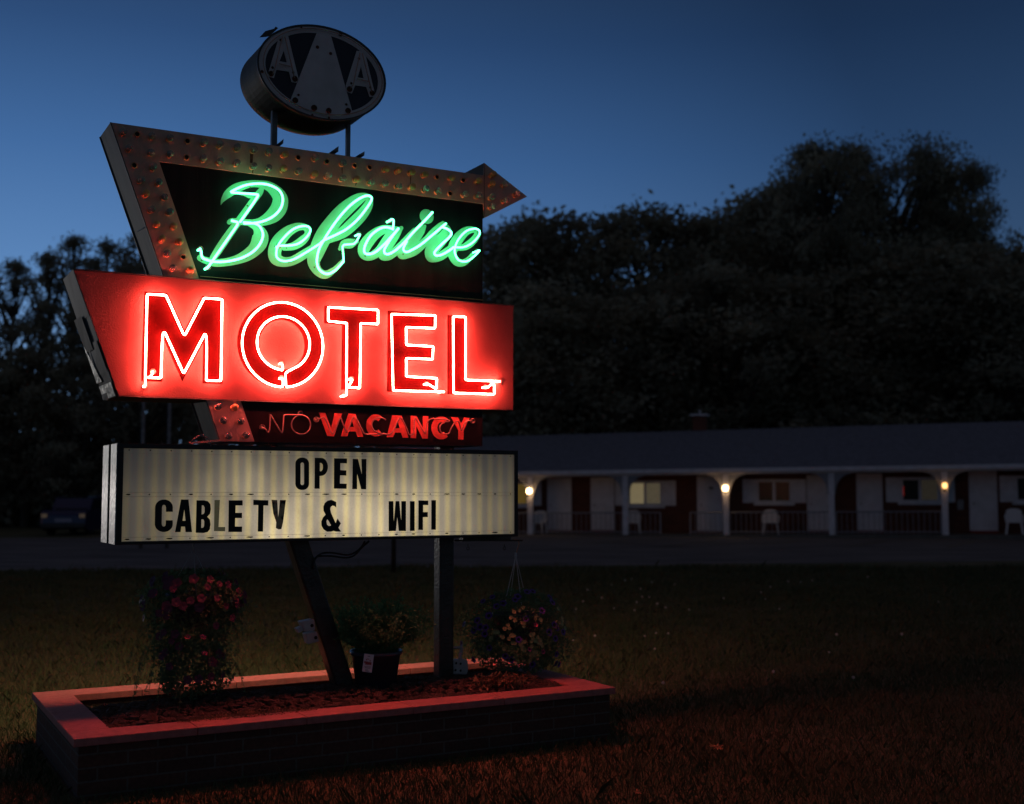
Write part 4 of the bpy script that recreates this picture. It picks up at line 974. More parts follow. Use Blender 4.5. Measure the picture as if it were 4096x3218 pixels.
# ---- potted plant
yp = .70
pa = SG.xz(1400, 2608, yp); pb_ = SG.xz(1607, 2600, yp); pc = ((pa[0]+pb_[0])/2, (pa[1]+pb_[1])/2); rt = (pb_[0]-pa[0])/2*.93
pot = empty('potted_plant', SG.w(pc[0], yp, 0), SG.rot)
tag(pot, 'bushy green plant in a black nursery pot with a white care tag between the posts', 'potted plant')
zt3 = pc[1]
MB().lathe([(rt*.74, .35), (rt*.94, zt3-.02), (rt, zt3-.02), (rt*1.02, zt3-.012), (rt*1.02, zt3+.004), (rt*.95, zt3+.004), (rt*.9, zt3-.03)], n=40).build('pot', M['pot'], pot, True)
tg = tr(crop(1180, 2400, 800/2174), [(750, 583), (855, 597), (830, 792), (725, 778)], yp-rt*.98)
tgl = [(x-pc[0], z) for x, z in tg]
o = MB().prism(tgl, -rt*1.0-.003, -rt*1.0-.001).build('care_tag', M['tagw'], pot)
CT = crop(1180, 2400, 800/2174)
pr = MB(); yy = -rt-.0042
for (x0, y0, x1, y1) in ((748, 665, 790, 690), (760, 672, 828, 708), (783, 636, 800, 650), (770, 640, 780, 660), (808, 650, 818, 672)):
    pr.prism([(x-pc[0], z) for x, z in tr(CT, [(x0, y0), (x1, y0+6), (x1-3, y1), (x0-2, y1-5)], yp-rt*.98)], yy, yy+.0008)
pr.build('tag_picture', M['tagr'], o)
pr = MB()
for (x0, y0, x1) in ((752, 722, 818), (756, 735, 812), (758, 768, 800), (760, 755, 790), (785, 608, 812)):
    pr.prism([(x-pc[0], z) for x, z in tr(CT, [(x0, y0), (x1, y0+6), (x1, y0+11), (x0, y0+5)], yp-rt*.98)], yy, yy+.0008)
pr.build('tag_print', M['tagk'], o)
rng = np.random.default_rng(5); P_, S_ = [], []; stm = MB()
for i in range(380):
    a = rng.uniform(0, 6.28); sp = rng.uniform(.03, .27); hgt = rng.uniform(.12, .36)*(1-.30*(sp/.3)); r0 = rng.uniform(0, rt*.8)
    q0 = Vector((r0*math.cos(a), r0*math.sin(a), zt3-.01)); q1 = Vector(((r0+sp)*math.cos(a), (r0+sp)*math.sin(a)*.9, zt3+hgt))
    mid = (q0+q1)/2 + Vector((0, 0, .03)); path = [q0.lerp(mid, t).lerp(mid.lerp(q1, t), t) for t in np.linspace(0, 1, 7)]
    stm.tube([tuple(x) for x in path], .0016, 4)
    for t in np.linspace(.25, 1, 24):
        q = q0.lerp(mid, t).lerp(mid.lerp(q1, t), t); P_.append(tuple(q + Vector(rng.normal(size=3))*.008)); S_.append(rng.uniform(.018, .036))
    
vv, ff = leaf_cloud(P_, S_, rng, droop=.5, aspect=.35)
link('foliage', mesh_np(vv, ff, 'foliage'), M['leaf2'], pot); stm.build('stems', M['leaf2'], pot)

# ---- outlet boxes on the posts
ob = empty('outlet_box', SG.w(0, 0, 0), SG.rot); tag(ob, 'pair of grey weatherproof outlet boxes fixed to the left side of the leaning post', 'outlet box')
for (poly, nm_) in ([(62, 240), (210, 210), (222, 330), (110, 350)], 'box'), ([(115, 370), (240, 345), (268, 455), (145, 485)], 'box'):
    q = tr(CT, poly, .72); o = MB().prism(q, .72, .79).build(nm_, M['box'], ob, False, .005)
    c0 = [(sum(t[0] for t in q)/4, sum(t[1] for t in q)/4)][0]
    MB().lathe([(.011, 0), (.010, .003)], (c0[0]+.02, .7195, c0[1]), 'y', 12).build('knockout', M['hole'], o)
q = tr(CT, [(18, 315), (78, 290), (105, 330), (40, 362)], .73); MB().prism(q, .73, .78).build('open_cover', M['box'], ob)
ob2 = empty('outlet_box', SG.w(0, 0, 0), SG.rot); tag(ob2, 'grey outlet box with a conduit elbow low on the right side of the upright post', 'outlet box')
q = tr(CT, [(1718, 655), (1875, 652), (1888, 740), (1872, 815), (1722, 812)], .76); MB().prism(q, .76, .83).build('box', M['box'], ob2, False, .005)
for (x, y) in ((1752, 690), (1800, 695), (1745, 765), (1800, 770)):
    a = SG.xz(*CT(x, y), .76); MB().lathe([(.008, 0), (.007, .002)], (a[0], .7595, a[1]), 'y', 10).build('socket_slot', M['hole'], ob2)
cd = [(x, .79, z) for x, z in tr(CT, [(1712, 522), (1770, 522), (1812, 515), (1810, 560), (1795, 600), (1795, 655)], .79)]
MB().tube([tuple(t) for t in chaikin(cd, 2)], [.009 if i < 6 else .013 for i in range(len(chaikin(cd, 2)))], 8).build('conduit', M['box'], ob2, True)

# ---- dry plants in the bed
def dry_patch(name, label, cat, cx_, cy_, rx_, ry_, n, hgt, m, seed, size=(.012, .03), kind=None):
    rng = np.random.default_rng(seed); P_, S_ = [], []
    for _ in range(n):
        a = rng.uniform(0, 6.28); r = math.sqrt(rng.random()); x = cx_ + rx_*r*math.cos(a)*(1+.2*math.sin(5*a)); y = cy_ + ry_*r*math.sin(a)
        zb = bed_h(min(max(x, cw), PL-cw), y) if (cw < y < PW-cw and cw < x < PL-cw) else PZ
        P_.append((x, y, max(zb, bed_h(x, y)) + rng.random()**1.5*hgt*(1.1-r))); S_.append(rng.uniform(*size))
    v, f = leaf_cloud(P_, S_, rng, flat=.3, droop=.3, aspect=.3); o = link(name, mesh_np(v, f, name), m)
    o.location = SG.w(0, 0, 0); o.rotation_euler = (0, 0, SG.rot); tag(o, label, cat, kind=kind); return o
dry_patch('dry_groundcover', 'low rusty groundcover creeping over the front coping of the planter', 'groundcover', .95, .26, .48, .13, 5200, .035, M['dry'], 4, (.006, .018), 'stuff')
wd = empty('withered_plant', SG.w(2.62, .33, 0), SG.rot); tag(wd, 'sprawling withered weed spilling over the right front corner of the planter', 'weed')
rng = np.random.default_rng(8); P_, S_ = [], []; stm = MB()
for i in range(46):
    a = rng.uniform(0, 6.28); L_ = rng.uniform(.08, .26); q0 = Vector((rng.uniform(-.08, .08), .05, .35)); q1 = Vector((L_*1.25*math.cos(a), .0+L_*.6*math.sin(a), .37 + rng.uniform(0, .05)))
    mid = (q0+q1)/2 + Vector((0, 0, rng.uniform(.04, .11)))
    stm.tube([tuple(q0.lerp(mid, t).lerp(mid.lerp(q1, t), t)) for t in np.linspace(0, 1, 7)], .0022, 4)
    for t in np.linspace(.3, 1, 9):
        q = q0.lerp(mid, t).lerp(mid.lerp(q1, t), t); P_.append(tuple(q)); S_.append(rng.uniform(.02, .045))
v, f = leaf_cloud(P_, S_, rng, aspect=.4, droop=-.1); link('leaves', mesh_np(v, f, 'leaves'), M['dry'], wd); stm.build('stems', M['dry'], wd)

# ================================================================== GROUND
def gz(x, y):
    return .03 + .014*math.sin(x*.9+.5)*math.sin(y*.7) * (1 if y < 20 else .3)
def edge_y(x):      # far edge of the lawn
    return 23.6 + .24*x*0 + (x+9)*.17
v = []; f = []
xs = np.concatenate([np.linspace(-420, -34, 14), np.linspace(-32, 32, 65), np.linspace(34, 420, 14)])
ts = np.concatenate([np.linspace(-60, -2, 8), np.linspace(0, 1, 40)*1.0])
for j, t in enumerate(ts):
    for x in xs:
        ey = edge_y(x)
        y = t if t < 0 else t*(ey + .15*math.sin(x*1.7))
        v.append((x, y, gz(x, y) if -32 <= x <= 32 and y > 0 else .03))
w_ = len(xs)
for j in range(len(ts)-1):
    for i in range(w_-1): a = j*w_+i; f.append((a, a+1, a+w_+1, a+w_))
lawn = link('lawn', raw(v, f), M['lawn'], smooth=True); tag(lawn, kind='structure')
g = link('ground', raw([(-900, -300, -.10), (900, -300, -.10), (900, 1200, -.10), (-900, 1200, -.10)], [(0, 1, 2, 3)]), M['lawn']); tag(g, kind='structure')
# parking lot sheet
v = [(-60, edge_y(-60)-3, -.03), (60, edge_y(60)-3, -.0), (60, 54, -.0), (-60, 54, -.03)]
lot = link('parking_lot', raw(v, [(0, 1, 2, 3)]), M['asphalt']); tag(lot, kind='structure')
vb = link('verge', raw([(-60, 41.5, -.022), (-6.2, 41.5, -.018), (-5.2, 60, -.018), (-60, 60, -.022)], [(0, 1, 2, 3)]), M['lawn']); tag(vb, kind='structure')
# grass blades near the camera
rng = np.random.default_rng(31)
N = 300000
yy_ = 3.2 + (rng.random(N)**1.5)*21.5; xx_ = rng.uniform(-1, 1, N)*(yy_*.46+.6)
dx = xx_-SG.o.x; dy = yy_-SG.o.y; lx = dx*SG.u.x+dy*SG.u.y; ly = dx*SG.v.x+dy*SG.v.y
keep = (yy_ < 23.55 + (xx_+9)*.17) & ~((lx > 0) & (lx < PL) & (ly > 0.01) & (ly < PW)); xx_, yy_ = xx_[keep], yy_[keep]; N = len(xx_)
patch = .6+.4*np.sin(xx_*2.1+np.sin(yy_*1.7))*np.sin(yy_*1.9)
hgt = rng.uniform(.02, .055, N)*(.7+.5*patch)*(1+.04*yy_); wd_ = rng.uniform(.001, .0022, N)*(1+.12*yy_)
tall = rng.random(N) < .0025; hgt[tall] *= 2.6
a = rng.uniform(0, 6.28, N); ln = rng.uniform(.2, 1.0, N)*hgt; b = rng.uniform(0, 6.28, N)
z0 = .03 + .014*np.sin(xx_*.9+.5)*np.sin(yy_*.7) - .004
base = np.stack([xx_, yy_, z0], 1); wv = np.stack([np.cos(a)*wd_, np.sin(a)*wd_, 0*a], 1)
tip = base + np.stack([np.cos(b)*ln, np.sin(b)*ln, hgt], 1); midp = base + (tip-base)*np.array([.35, .35, .6])
v = np.stack([base-wv, base+wv, midp+wv*.7, tip, midp-wv*.7], 1).reshape(-1, 3)
f = np.arange(N*5).reshape(-1, 5)
gr = link('grass', mesh_np(v, f, 'grass'), M['grass']); tag(gr, 'short mown grass of the lawn around the planter', 'grass', kind='stuff')

# dandelion puffs
pf = MB().lathe([(.0015, 0), (.0015, .09)], n=5); 
sm = raw(pf.v, pf.f, 'stem'); sm.materials.append(M['leaf2'])
hv = icv*.013 + np.array([0, 0, .10]); hm = raw(hv.tolist(), icf.tolist(), 'seed_head'); hm.materials.append(M['puff'])
puffs = [(541, 236), (595, 225), (655, 255), (700, 228), (790, 234), (502, 294), (428, 308), (400, 330), (550, 330), (662, 286), (690, 285), (632, 338), (640, 310), (722, 318), (755, 328), (848, 338), (475, 440), (388, 452), (717, 425), (765, 428), (672, 436), (712, 488), (985, 290), (1133, 270), (1170, 248), (1150, 290), (1335, 220), (1240, 225), (1432, 442), (1402, 500), (1182, 586), (1498, 608), (745, 632), (1690, 440), (1555, 210), (1835, 300), (1290, 228), (445, 262), (620, 215), (1205, 330)]
C16 = crop(1900, 2100, 2196/2174)
for (x, y) in puffs:
    w_ = on_z(*C16(x, y), .13); r_ = empty('dandelion', (w_.x, w_.y, .03)); tag(r_, 'dandelion gone to seed standing in the lawn', 'dandelion', 'dandelion seed heads scattered over the lawn')
    s_ = rng.uniform(.8, 1.2); r_.scale = (s_, s_, s_)
    link('stem', sm, None, r_); link('seed_head', hm, None, r_)
for (x, y) in ((1315, 2705), (1390, 2590+8), (1245, 2560), (1480, 2480), (1640, 2575), (1600, 2720)):
    w_ = on_z(x, y-40, .13)
    if w_.y > 7.9:
        r_ = empty('dandelion', (w_.x, w_.y, .03)); tag(r_, 'dandelion gone to seed standing in the lawn', 'dandelion', 'dandelion seed heads scattered over the lawn'); link('stem', sm, None, r_); link('seed_head', hm, None, r_)
# dead leaves
def dead_leaf(px, py, s_, lab):
    w_ = on_z(px, py, .075); pts = []
    for i in range(18):
        a = 2*math.pi*i/18; r = s_*(1 if i % 2 == 0 else .5)*(1+.25*math.sin(a*2.5)); pts.append((r*math.cos(a), r*.8*math.sin(a), s_*.35*abs(math.sin(a*1.5))*random.uniform(.4, 1)))
    o = link('dead_leaf', raw(pts + [(0, 0, 0)], [(i, (i+1) % 18, 18) for i in range(18)]), M['deadleaf']); o.location = (w_.x, w_.y, .055); o.rotation_euler = (R(25), R(10), px)
    tag(o, lab, 'leaf')
dead_leaf(2865, 2978, .045, 'curled dead leaf on the lawn right of the planter')
dead_leaf(2232, 3028, .035, 'dead leaf on the grass in front of the planter near its right end')
dead_leaf(2545, 3155, .028, 'small dead leaf lowest in the foreground grass')
dead_leaf(1648, 3078, .03, 'dead leaf on the grass below the planter wall')

# ================================================================== MOTEL
AX = (192/4750)*46
MT = Frame(AX, 46, -15.3)
motel = empty('motel_building', MT.w(0, 0, 0), MT.rot)
tag(motel, 'long single storey brick motel with a grey shingle roof and white covered porch', 'building')
PORCH = -1.5
def mx(c, x, y, yo=0): return MT.xz(*c(x, y), yo)
xL, xR = -7.5, 25.5
def floor_z(x):
    return -.03 + (x)*.0085 + .02
# eave / ridge lines
eL = mx(C12, 140, 572, PORCH); eR = mx(C13, 2174, 512, PORCH); eb = mx(C12, 140, 612, PORCH)
ks = (eR[1]-eL[1])/(eR[0]-eL[0])
def eave(x): return eL[1] + ks*(x-eL[0])
RY = 4.2
rL = mx(C12, 140, 285, RY); rR = mx(C13, 2174, 168, RY)
kr = (rR[1]-rL[1])/(rR[0]-rL[0])
def ridge(x): return rL[1] + kr*(x-rL[0])
def wedge(x0, x1, y0, y1, zf, name, m, parent, z_is_top=None):
    """box whose bottom and top follow zf(x) -> (z0, z1)"""
    a0, a1 = zf(x0); b0, b1 = zf(x1)
    return MB().add([(x0, y0, a0), (x1, y0, b0), (x1, y1, b0), (x0, y1, a0), (x0, y0, a1), (x1, y0, b1), (x1, y1, b1), (x0, y1, a1)],
        [(0, 3, 2, 1), (4, 5, 6, 7), (0, 1, 5, 4), (1, 2, 6, 5), (2, 3, 7, 6), (3, 0, 4, 7)]).build(name, m, parent)
wedge(xL, xR, 0, 8.4, lambda x: (-.3, eave(x)-.02), 'brick_wall', M['motelbrick'], motel)
# roof: front slope, back slope
v = []
for x in (xL-.4, xR+.4): v += [(x, PORCH-.25, eave(x)), (x, RY, ridge(x)), (x, 9.0, eave(x)), (x, PORCH-.25, eave(x)-.05), (x, 9.0, eave(x)-.05)]
rf = MB().add(v, [(0, 5, 6, 1), (1, 6, 7, 2), (3, 4, 9, 8), (0, 1, 2, 4, 3), (5, 8, 9, 7, 6), (0, 3, 8, 5), (2, 7, 9, 4)]).build('roof', M['roof'], motel)
# chimney
ca = mx(C12, 1530, 200, RY+.3); cbb = mx(C12, 1632, 200, RY+.3); ctp = mx(C12, 1580, 130, RY+.3)
cm = MB().box(ca[0], cbb[0], RY, RY+.6, ridge(ca[0])-.4, ctp[1]).build('chimney', M['brickm'], rf)
MB().box(ca[0]-.1, cbb[0]+.1, RY-.1, RY+.7, ctp[1], ctp[1]+.07).box(ca[0]+.25, cbb[0]-.25, RY+.15, RY+.45, ctp[1]+.07, ctp[1]+.25).build('chimney_cap', M['white'], rf)
# fascia and beam
wedge(xL-.4, xR+.4, PORCH-.29, PORCH-.252, lambda x: (eave(x)-.12, eave(x)+.02), 'fascia', M['white'], motel)
wedge(xL, xR, PORCH-.06, PORCH+.06, lambda x: (eave(x)-.19, eave(x)-.12), 'porch_beam', M['white'], motel)
wedge(xL, xR, PORCH-.24, -.002, lambda x: (eave(x)-.11, eave(x)-.055), 'porch_ceiling', M['slab'], motel)
wedge(xL-.3, xR+.3, PORCH-.35, -.002, lambda x: (-.3, floor_z(x)), 'walkway', M['slab'], motel)
# posts with arched lattice brackets
post_px = [(C12, 215, 268), (C12, 965, 1020), (C12, 1762, 1815), (C13, 625, 685), (C13, 1520, 1580)]
pxs = []
for (c, a, b) in post_px:
    xa = mx(c, a, 900, PORCH)[0]; xb = mx(c, b, 900, PORCH)[0]; pxs.append((xa+xb)/2)
sp_ = pxs[1]-pxs[0]
allx = [pxs[0]-2*sp_, pxs[0]-sp_] + pxs + [pxs[-1]+sp_]
for x in allx:
    if not (xL < x < xR): continue
    zt4 = eave(x)-.19
    p_ = MB().box(x-.10, x+.10, PORCH-.08, PORCH+.08, floor_z(x)-.02, zt4).build('porch_post', M['white'], motel)
    for s in (-1, 1):
        wx_, hz_ = .56, .74; n = 14; loop = []
        x0 = x + s*.10
        loop.append((x0, zt4)); loop.append((x0 + s*wx_, zt4)); loop.append((x0 + s*wx_, zt4-.04))
        for i in range(1, n):
            t = i/n*math.pi/2; loop.append((x0 + s*(wx_ - (wx_-.04)*math.sin(t)), zt4 - .04 - (hz_-.06)*(1-math.cos(t))))
        loop.append((x0 + s*.04, zt4-hz_)); loop.append((x0, zt4-hz_))
        MB().prism(loop, PORCH-.03, PORCH+.03).build('arched_bracket', M['lattice'], p_)
# railings
def rail(c0, a, c1, b):
    xa = mx(c0, a, 980, PORCH)[0]; xb = mx(c1, b, 980, PORCH)[0]; h = .80
    mb_ = MB(); n = max(3, int((xb-xa)/.18))
    za, zb_ = floor_z(xa), floor_z(xb)
    for dz in (.10, h): mb_.tube([(xa, PORCH, za+dz), (xb, PORCH, zb_+dz)], .022, 4)
    for i in range(n+1):
        x = xa + (xb-xa)*i/n; mb_.tube([(x, PORCH, floor_z(x)), (x, PORCH, floor_z(x)+h)], .011 if 0 < i < n else .028, 4)
    mb_.build('railing', M['lattice'], motel)
rail(C12, -400, C12, 1268); rail(C12, 1505, C13, 640); rail(C13, 690, C13, 1520)
# doors
def door(c, a, b, y0, y1, lab=None):
    A = mx(c, a, y0); B = mx(c, b, y1); x0, x1 = A[0], B[0]; z1, z0 = A[1], B[1]
    d = MB().box(x0, x1, -.045, -.003, z0, z1).build('door', M['doorm'], motel)
    fr2 = MB().box(x0-.06, x0-.002, -.06, -.004, z0, z1+.07).box(x1+.002, x1+.06, -.06, -.004, z0, z1+.07).box(x0-.002, x1+.002, -.06, -.004, z1+.003, z1+.07).build('door_frame', M['white'], d)
    MB().box(x0-.05, x1+.05, -.12, -.062, z0-.10, z0-.005).build('door_step', M['redsill'], d)
    MB().lathe([(.03, 0), (.03, .05)], (x0+.09, -.05, z0+.95), 'y', 10).build('door_knob', M['steel'], d)
    if lab: d['label'] = lab
    return d
door(C12, 388, 555, 632, 1030); door(C12, 730, 893, 630, 1030)
d3 = door(C12, 1570, 1750, 620, 1035)
a = mx(C12, 1652, 690); b = mx(C12, 1688, 706); MB().box(a[0], b[0], -.05, -.046, b[1], a[1]).build('room_number', M['grime'], d3)
door(C13, 468, 640, 612, 1032); door(C13, 860, 1048, 600, 1032); door(C13, 1748, 1955, 580, 1035)
M['blind'] = mat('lit window blind', (.4, .38, .3), .8, 0, emis=(1, .80, .42), estr=.16)
nt = M['blind'].node_tree; tcx = nt.nodes.new('ShaderNodeTexCoord'); wv_ = nt.nodes.new('ShaderNodeTexWave'); wv_.bands_direction = 'Z'; wv_.inputs['Scale'].default_value = 7; nt.links.new(tcx.outputs['Object'], wv_.inputs[0])
mm_ = nt.nodes.new('ShaderNodeMath'); mm_.operation = 'MULTIPLY_ADD'; mm_.inputs[1].default_value = .14; mm_.inputs[2].default_value = .07; nt.links.new(wv_.outputs[1], mm_.inputs[0]); nt.links.new(mm_.outputs[0], nt.nodes['Principled BSDF'].inputs['Emission Strength'])
M['dimblind'] = mat('half lit curtain', (.3, .28, .22), .8, 0, .3, 6, emis=(1, .82, .5), estr=.055)
M['curtain'] = mat('dim curtain behind glass', (.10, .095, .08), .7, 0, .3, 5, emis=(1, .85, .6), estr=.015)
M['lowlit'] = mat('low lit curtain', (.3, .22, .08), .7, 0, .4, 4, emis=(1, .62, .12), estr=.07)
def window(c0, a, c1, b, yt, yb, panes, sh_l=True, sh_r=True, ext=None):
    A = mx(c0, a, yt); B = mx(c1, b, yb); x0, x1, z1, z0 = A[0], B[0], A[1], B[1]; w2 = (x1-x0)
    wn = MB().box(x0-.08, x1+.08, -.05, -.003, z1, z1+.10).box(x0-.08, x0, -.05, -.003, z0, z1).box(x1, x1+.08, -.05, -.003, z0, z1).box((x0+x1)/2-.05, (x0+x1)/2+.05, -.048, -.003, z0, z1).build('window', M['white'], motel)
    MB().box(x0-.18, x1+.18, -.11, -.004, z0-.17, z0-.002).build('sill', M['white'], wn)
    xm_ = (x0+x1)/2
    for (pa_, pb2, mt_) in ((x0, xm_-.05, panes[0]), (xm_+.05, x1, panes[1])):
        MB().box(pa_+.002, pb2-.002, -.03, -.006, z0+.002, z1-.002).build('pane', M[mt_], wn)
    sw = .50
    if sh_l: MB().box(x0-.085-sw, x0-.085, -.035, -.003, z0-.08, z1+.10).build('shutter', M['white'], wn)
    if sh_r: MB().box(x1+.085, x1+.085+sw, -.035, -.003, z0-.08, z1+.10).build('shutter', M['white'], wn)
    return wn, (x0, x1, z0, z1)
window(C12, 1030, C12, 1268, 660, 820, ('blind', 'dimblind'))
window(C12, 2045, C13, 322, 650, 798, ('pane', 'pane'))
wn4, q4 = window(C13, 1215, C13, 1490, 635, 792, ('pane', 'curtain'))
window(C13, 2120, C13, 2400, 622, 790, ('pane', 'pane'))
window(C12, 0, C12, 212, 668, 820, ('pane', 'lowlit'))
# painted reflection of the red neon in the fourth window and the ice chest sign plate on the wall
a = mx(C13, 1217, 720); MB().box(a[0]-.02, a[0]+.03, -.0335, -.031, a[1]-.18, a[1]+.16).build('painted_red_reflection', mat('painted red neon reflection', (.3, .02, .01), .5, emis=(1, .05, .02), estr=.12), wn4)
a = mx(C13, 1645, 790); b = mx(C13, 1695, 870); MB().box(a[0], b[0], -.10, -.003, b[1], a[1]).build('meter_box', M['steel'], motel)

def lantern(x, label, glassm, light, big=True):
    r_ = empty('wall_lantern', MT.w(x, PORCH-.09, 0), MT.rot); tag(r_, label, 'lantern', 'lanterns on the porch posts')
    z = MT_z[x]
    MB().box(-.05, .05, -.005, .008, z-.13, z+.02).build('back_plate', M['rim'], r_)
    s = .85 if big else .75
    MB().lathe([(.02*s, z-.10), (.085*s, z-.075), (.115*s, z), (.085*s, z+.075), (.03*s, z+.10)], (0, -.13, 0), n=14).build('globe', glassm, r_, True)
    MB().lathe([(.012, z-.21), (.04, z-.19), (.03, z-.10)], (0, -.13, 0), n=10).lathe([(.10*s, z+.10), (.015, z+.17)], (0, -.13, 0), n=12).build('lantern_cap', M['rim'], r_, True)
    ld = bpy.data.lights.new('lantern_light', 'POINT'); ld.energy = light; ld.color = (1, .56, .24); ld.shadow_soft_size = .08
    lo = bpy.data.objects.new('lantern_light', ld); COL.objects.link(lo); lo.parent = r_; lo.location = (0, -.30, z)
    return r_
MT_z = {}
for x, c, y in ((pxs[0], C12, 722), (pxs[2], C12, 700), (pxs[4], C13, 680)): MT_z[x] = mx(c, 300, y, PORCH-.2)[1]
lantern(pxs[0], 'glowing lantern on the porch post nearest the letter board', M['lampglass'], 2.0)
lantern(pxs[2], 'glowing lantern on the middle porch post beside a white door', M['lampglass'], 2.0)
lantern(pxs[4], 'weak yellow lantern on the rightmost porch post', M['lampglass2'], .5, False)

def chair_proto():
    r_ = empty('plastic_chair', (0, 0, 0))
    bk = MB().prism([(-.25, .42), (.25, .42), (.27, .62), (.24, .82), (.12, .88), (-.12, .88), (-.24, .82), (-.27, .62)], .20, .235)
    bk.build('backrest', M['plastic'], r_, False, .01)
    MB().box(-.25, .25, -.24, .20, .40, .435).build('seat', M['plastic'], r_, False, .01)
    for sx in (-1, 1):
        for sy in (-1, 1):
            MB().add([(sx*.22-.03, sy*.20-.03, .40), (sx*.22+.03, sy*.20-.03, .40), (sx*.22+.03, sy*.20+.03, .40), (sx*.22-.03, sy*.20+.03, .40), (sx*.27-.025, sy*.24-.025, 0), (sx*.27+.025, sy*.24-.025, 0), (sx*.27+.025, sy*.24+.025, 0), (sx*.27-.025, sy*.24+.025, 0)], [(0, 1, 2, 3), (7, 6, 5, 4), (0, 4, 5, 1), (1, 5, 6, 2), (2, 6, 7, 3), (3, 7, 4, 0)]).build('leg', M['plastic'], r_)
        MB().tube([(sx*.27, -.24, .42), (sx*.30, -.22, .62), (sx*.29, 0, .65), (sx*.26, .20, .66)], .024, 6).build('armrest', M['plastic'], r_)
    return r_
ch0 = chair_proto()
for i, (c, x, lab) in enumerate(((C12, 303, 'white plastic chair just right of the porch post nearest the letter board'), (C12, 1052, 'white plastic chair below the lit window with closed blinds'), (C12, 2140, 'white plastic chair below the dark double window on the porch'), (C13, 2100, 'white plastic chair beside the rightmost door of the motel'))):
    o = ch0 if i == 0 else copy_tree(ch0); xx = mx(c, x, 1040, -.9)[0]; p_ = MT.w(xx, -.9, floor_z(xx)); o.location = p_; o.rotation_euler = (0, 0, MT.rot + R((-8, 6, 4, -5)[i]))
    tag(o, lab, 'chair', 'white plastic chairs along the motel porch')

# parking stall lines
pl_ = MB()
for (c, x, y) in ((C12, 790, 1128), (C12, 1490, 1135), (C13, 240, 1130), (C13, 945, 1135), (C13, 1680, 1140)):
    w_ = on_z(*c(x, y), 0.0)
    a = Vector((w_.x, w_.y, 0)); d = Vector((.62, 1, 0)).normalized()*2.0; s = Vector((.06, 0, 0))
    lzz = lambda p: -.015 + p.x*.00025 + .008
    q = [a-d-s, a-d+s, a+d+s, a+d-s]; pl_.add([(t.x, t.y, lzz(t)) for t in q], [(0, 1, 2, 3)])
o = pl_.build('parking_lines', M['paint']); tag(o, kind='structure')

# ================================================================== POLES
def pole(px, py_base, dist, h, r_, label, name='pole', m='bark'):
    d = ray(px, py_base); x = d.x/d.y*dist
    o = MB().tube([(x, dist, -.1), (x, dist, h)], [r_, r_*.8], 8).build(name, M[m], None, True); tag(o, label, 'pole'); return o
w_ = on_z(1574, 2298, .02); o = MB().tube([(w_.x, w_.y, 0), (w_.x, w_.y, 1.9)], .045, 8).build('sign_pole', M['post'], None, True); tag(o, 'thin dark pole at the far edge of the lawn behind the leaning post', 'pole')
o = pole(572, 1760, 34, 5.2, .06, 'pale pole seen under the MOTEL box, the left of two', 'lot_pole', 'steel')
o = pole(676, 1760, 34, 5.2, .06, 'pale pole seen under the MOTEL box, the right of two', 'lot_pole', 'steel')

# ================================================================== CARS
def car(loc, rz, paint, label, lights=True, L_=4.3, W_=1.62, H_=1.38):
    r_ = empty('parked_car', loc, rz)
    tag(r_, label, 'car')
    def sec(pr, x0, x1, name, m):  # profile in (y,z), across x
        n = len(pr); v = [(x0, y, z) for y, z in pr] + [(x1, y, z) for y, z in pr]
        return MB().add(v, [tuple(range(n)), tuple(range(2*n-1, n-1, -1))] + [(i, (i+1) % n, (i+1) % n+n, i+n) for i in range(n)]).build(name, m, r_, False, .05)
    h = W_/2
    body = sec([(-L_/2, .38), (-L_/2+.02, .78), (-L_/2+.12, .88), (-L_*.28, .92), (L_*.2, .92), (L_*.46, .80), (L_/2, .62), (L_/2, .30), (L_*.4, .22), (-L_*.4, .22)], -h, h, 'body', paint)
    sec([(-L_*.30, .90), (-L_*.20, H_-.04), (-L_*.05, H_), (L_*.08, H_-.03), (L_*.22, .90)], -h*.86, h*.86, 'cabin', paint)
    sec([(-L_*.292, .94), (-L_*.205, H_-.09), (-L_*.200, H_-.09), (-L_*.28, .94)], -h*.74, h*.74, 'rear_window', M['pane'])
    for sx in (-1, 1):
        MB().add([(sx*h*.87, -L_*.22, .95), (sx*h*.87, L_*.16, .95), (sx*h*.87, L_*.06, H_-.08), (sx*h*.87, -L_*.17, H_-.08)], [(0, 1, 2, 3)]).build('side_window', M['pane'], r_)
        for y in (-L_*.30, L_*.31):
            wh = MB().tube([(sx*(h-.02), y, .31), (sx*(h-.20), y, .31)], .31, 18).build('wheel', M['tyre'], r_, False)
            MB().tube([(sx*(h-.012), y, .31), (sx*(h-.05), y, .31)], .18, 14).build('rim', M['steel'], wh)
        MB().box(sx*(h-.13)-.10, sx*(h-.13)+.10, -L_/2-.02, -L_/2+.01, .66, .80).build('tail_light', M['redlens'] if not lights else M['lens'], r_)
    MB().box(-.30, .30, -L_/2-.015, -L_/2+.01, .50, .63).build('number_plate', M['platem'], r_)
    MB().box(-h+.02, h-.02, -L_/2-.06, -L_/2+.02, .30, .46).build('bumper', M['rim'], r_)
    return r_
cw1 = ray(240, 2154); dist = 43.5
car((cw1.x/cw1.y*dist, dist+2.1, -.02), R(3), M['bluecar'], 'dark blue car parked at the far side of the lot with its tail toward us')
cw2 = ray(420, 2060); dist = 52
car((cw2.x/cw2.y*dist, dist, -.02), R(72), M['palecar'], 'pale blue car parked farther back, half hidden by the letter board', False)

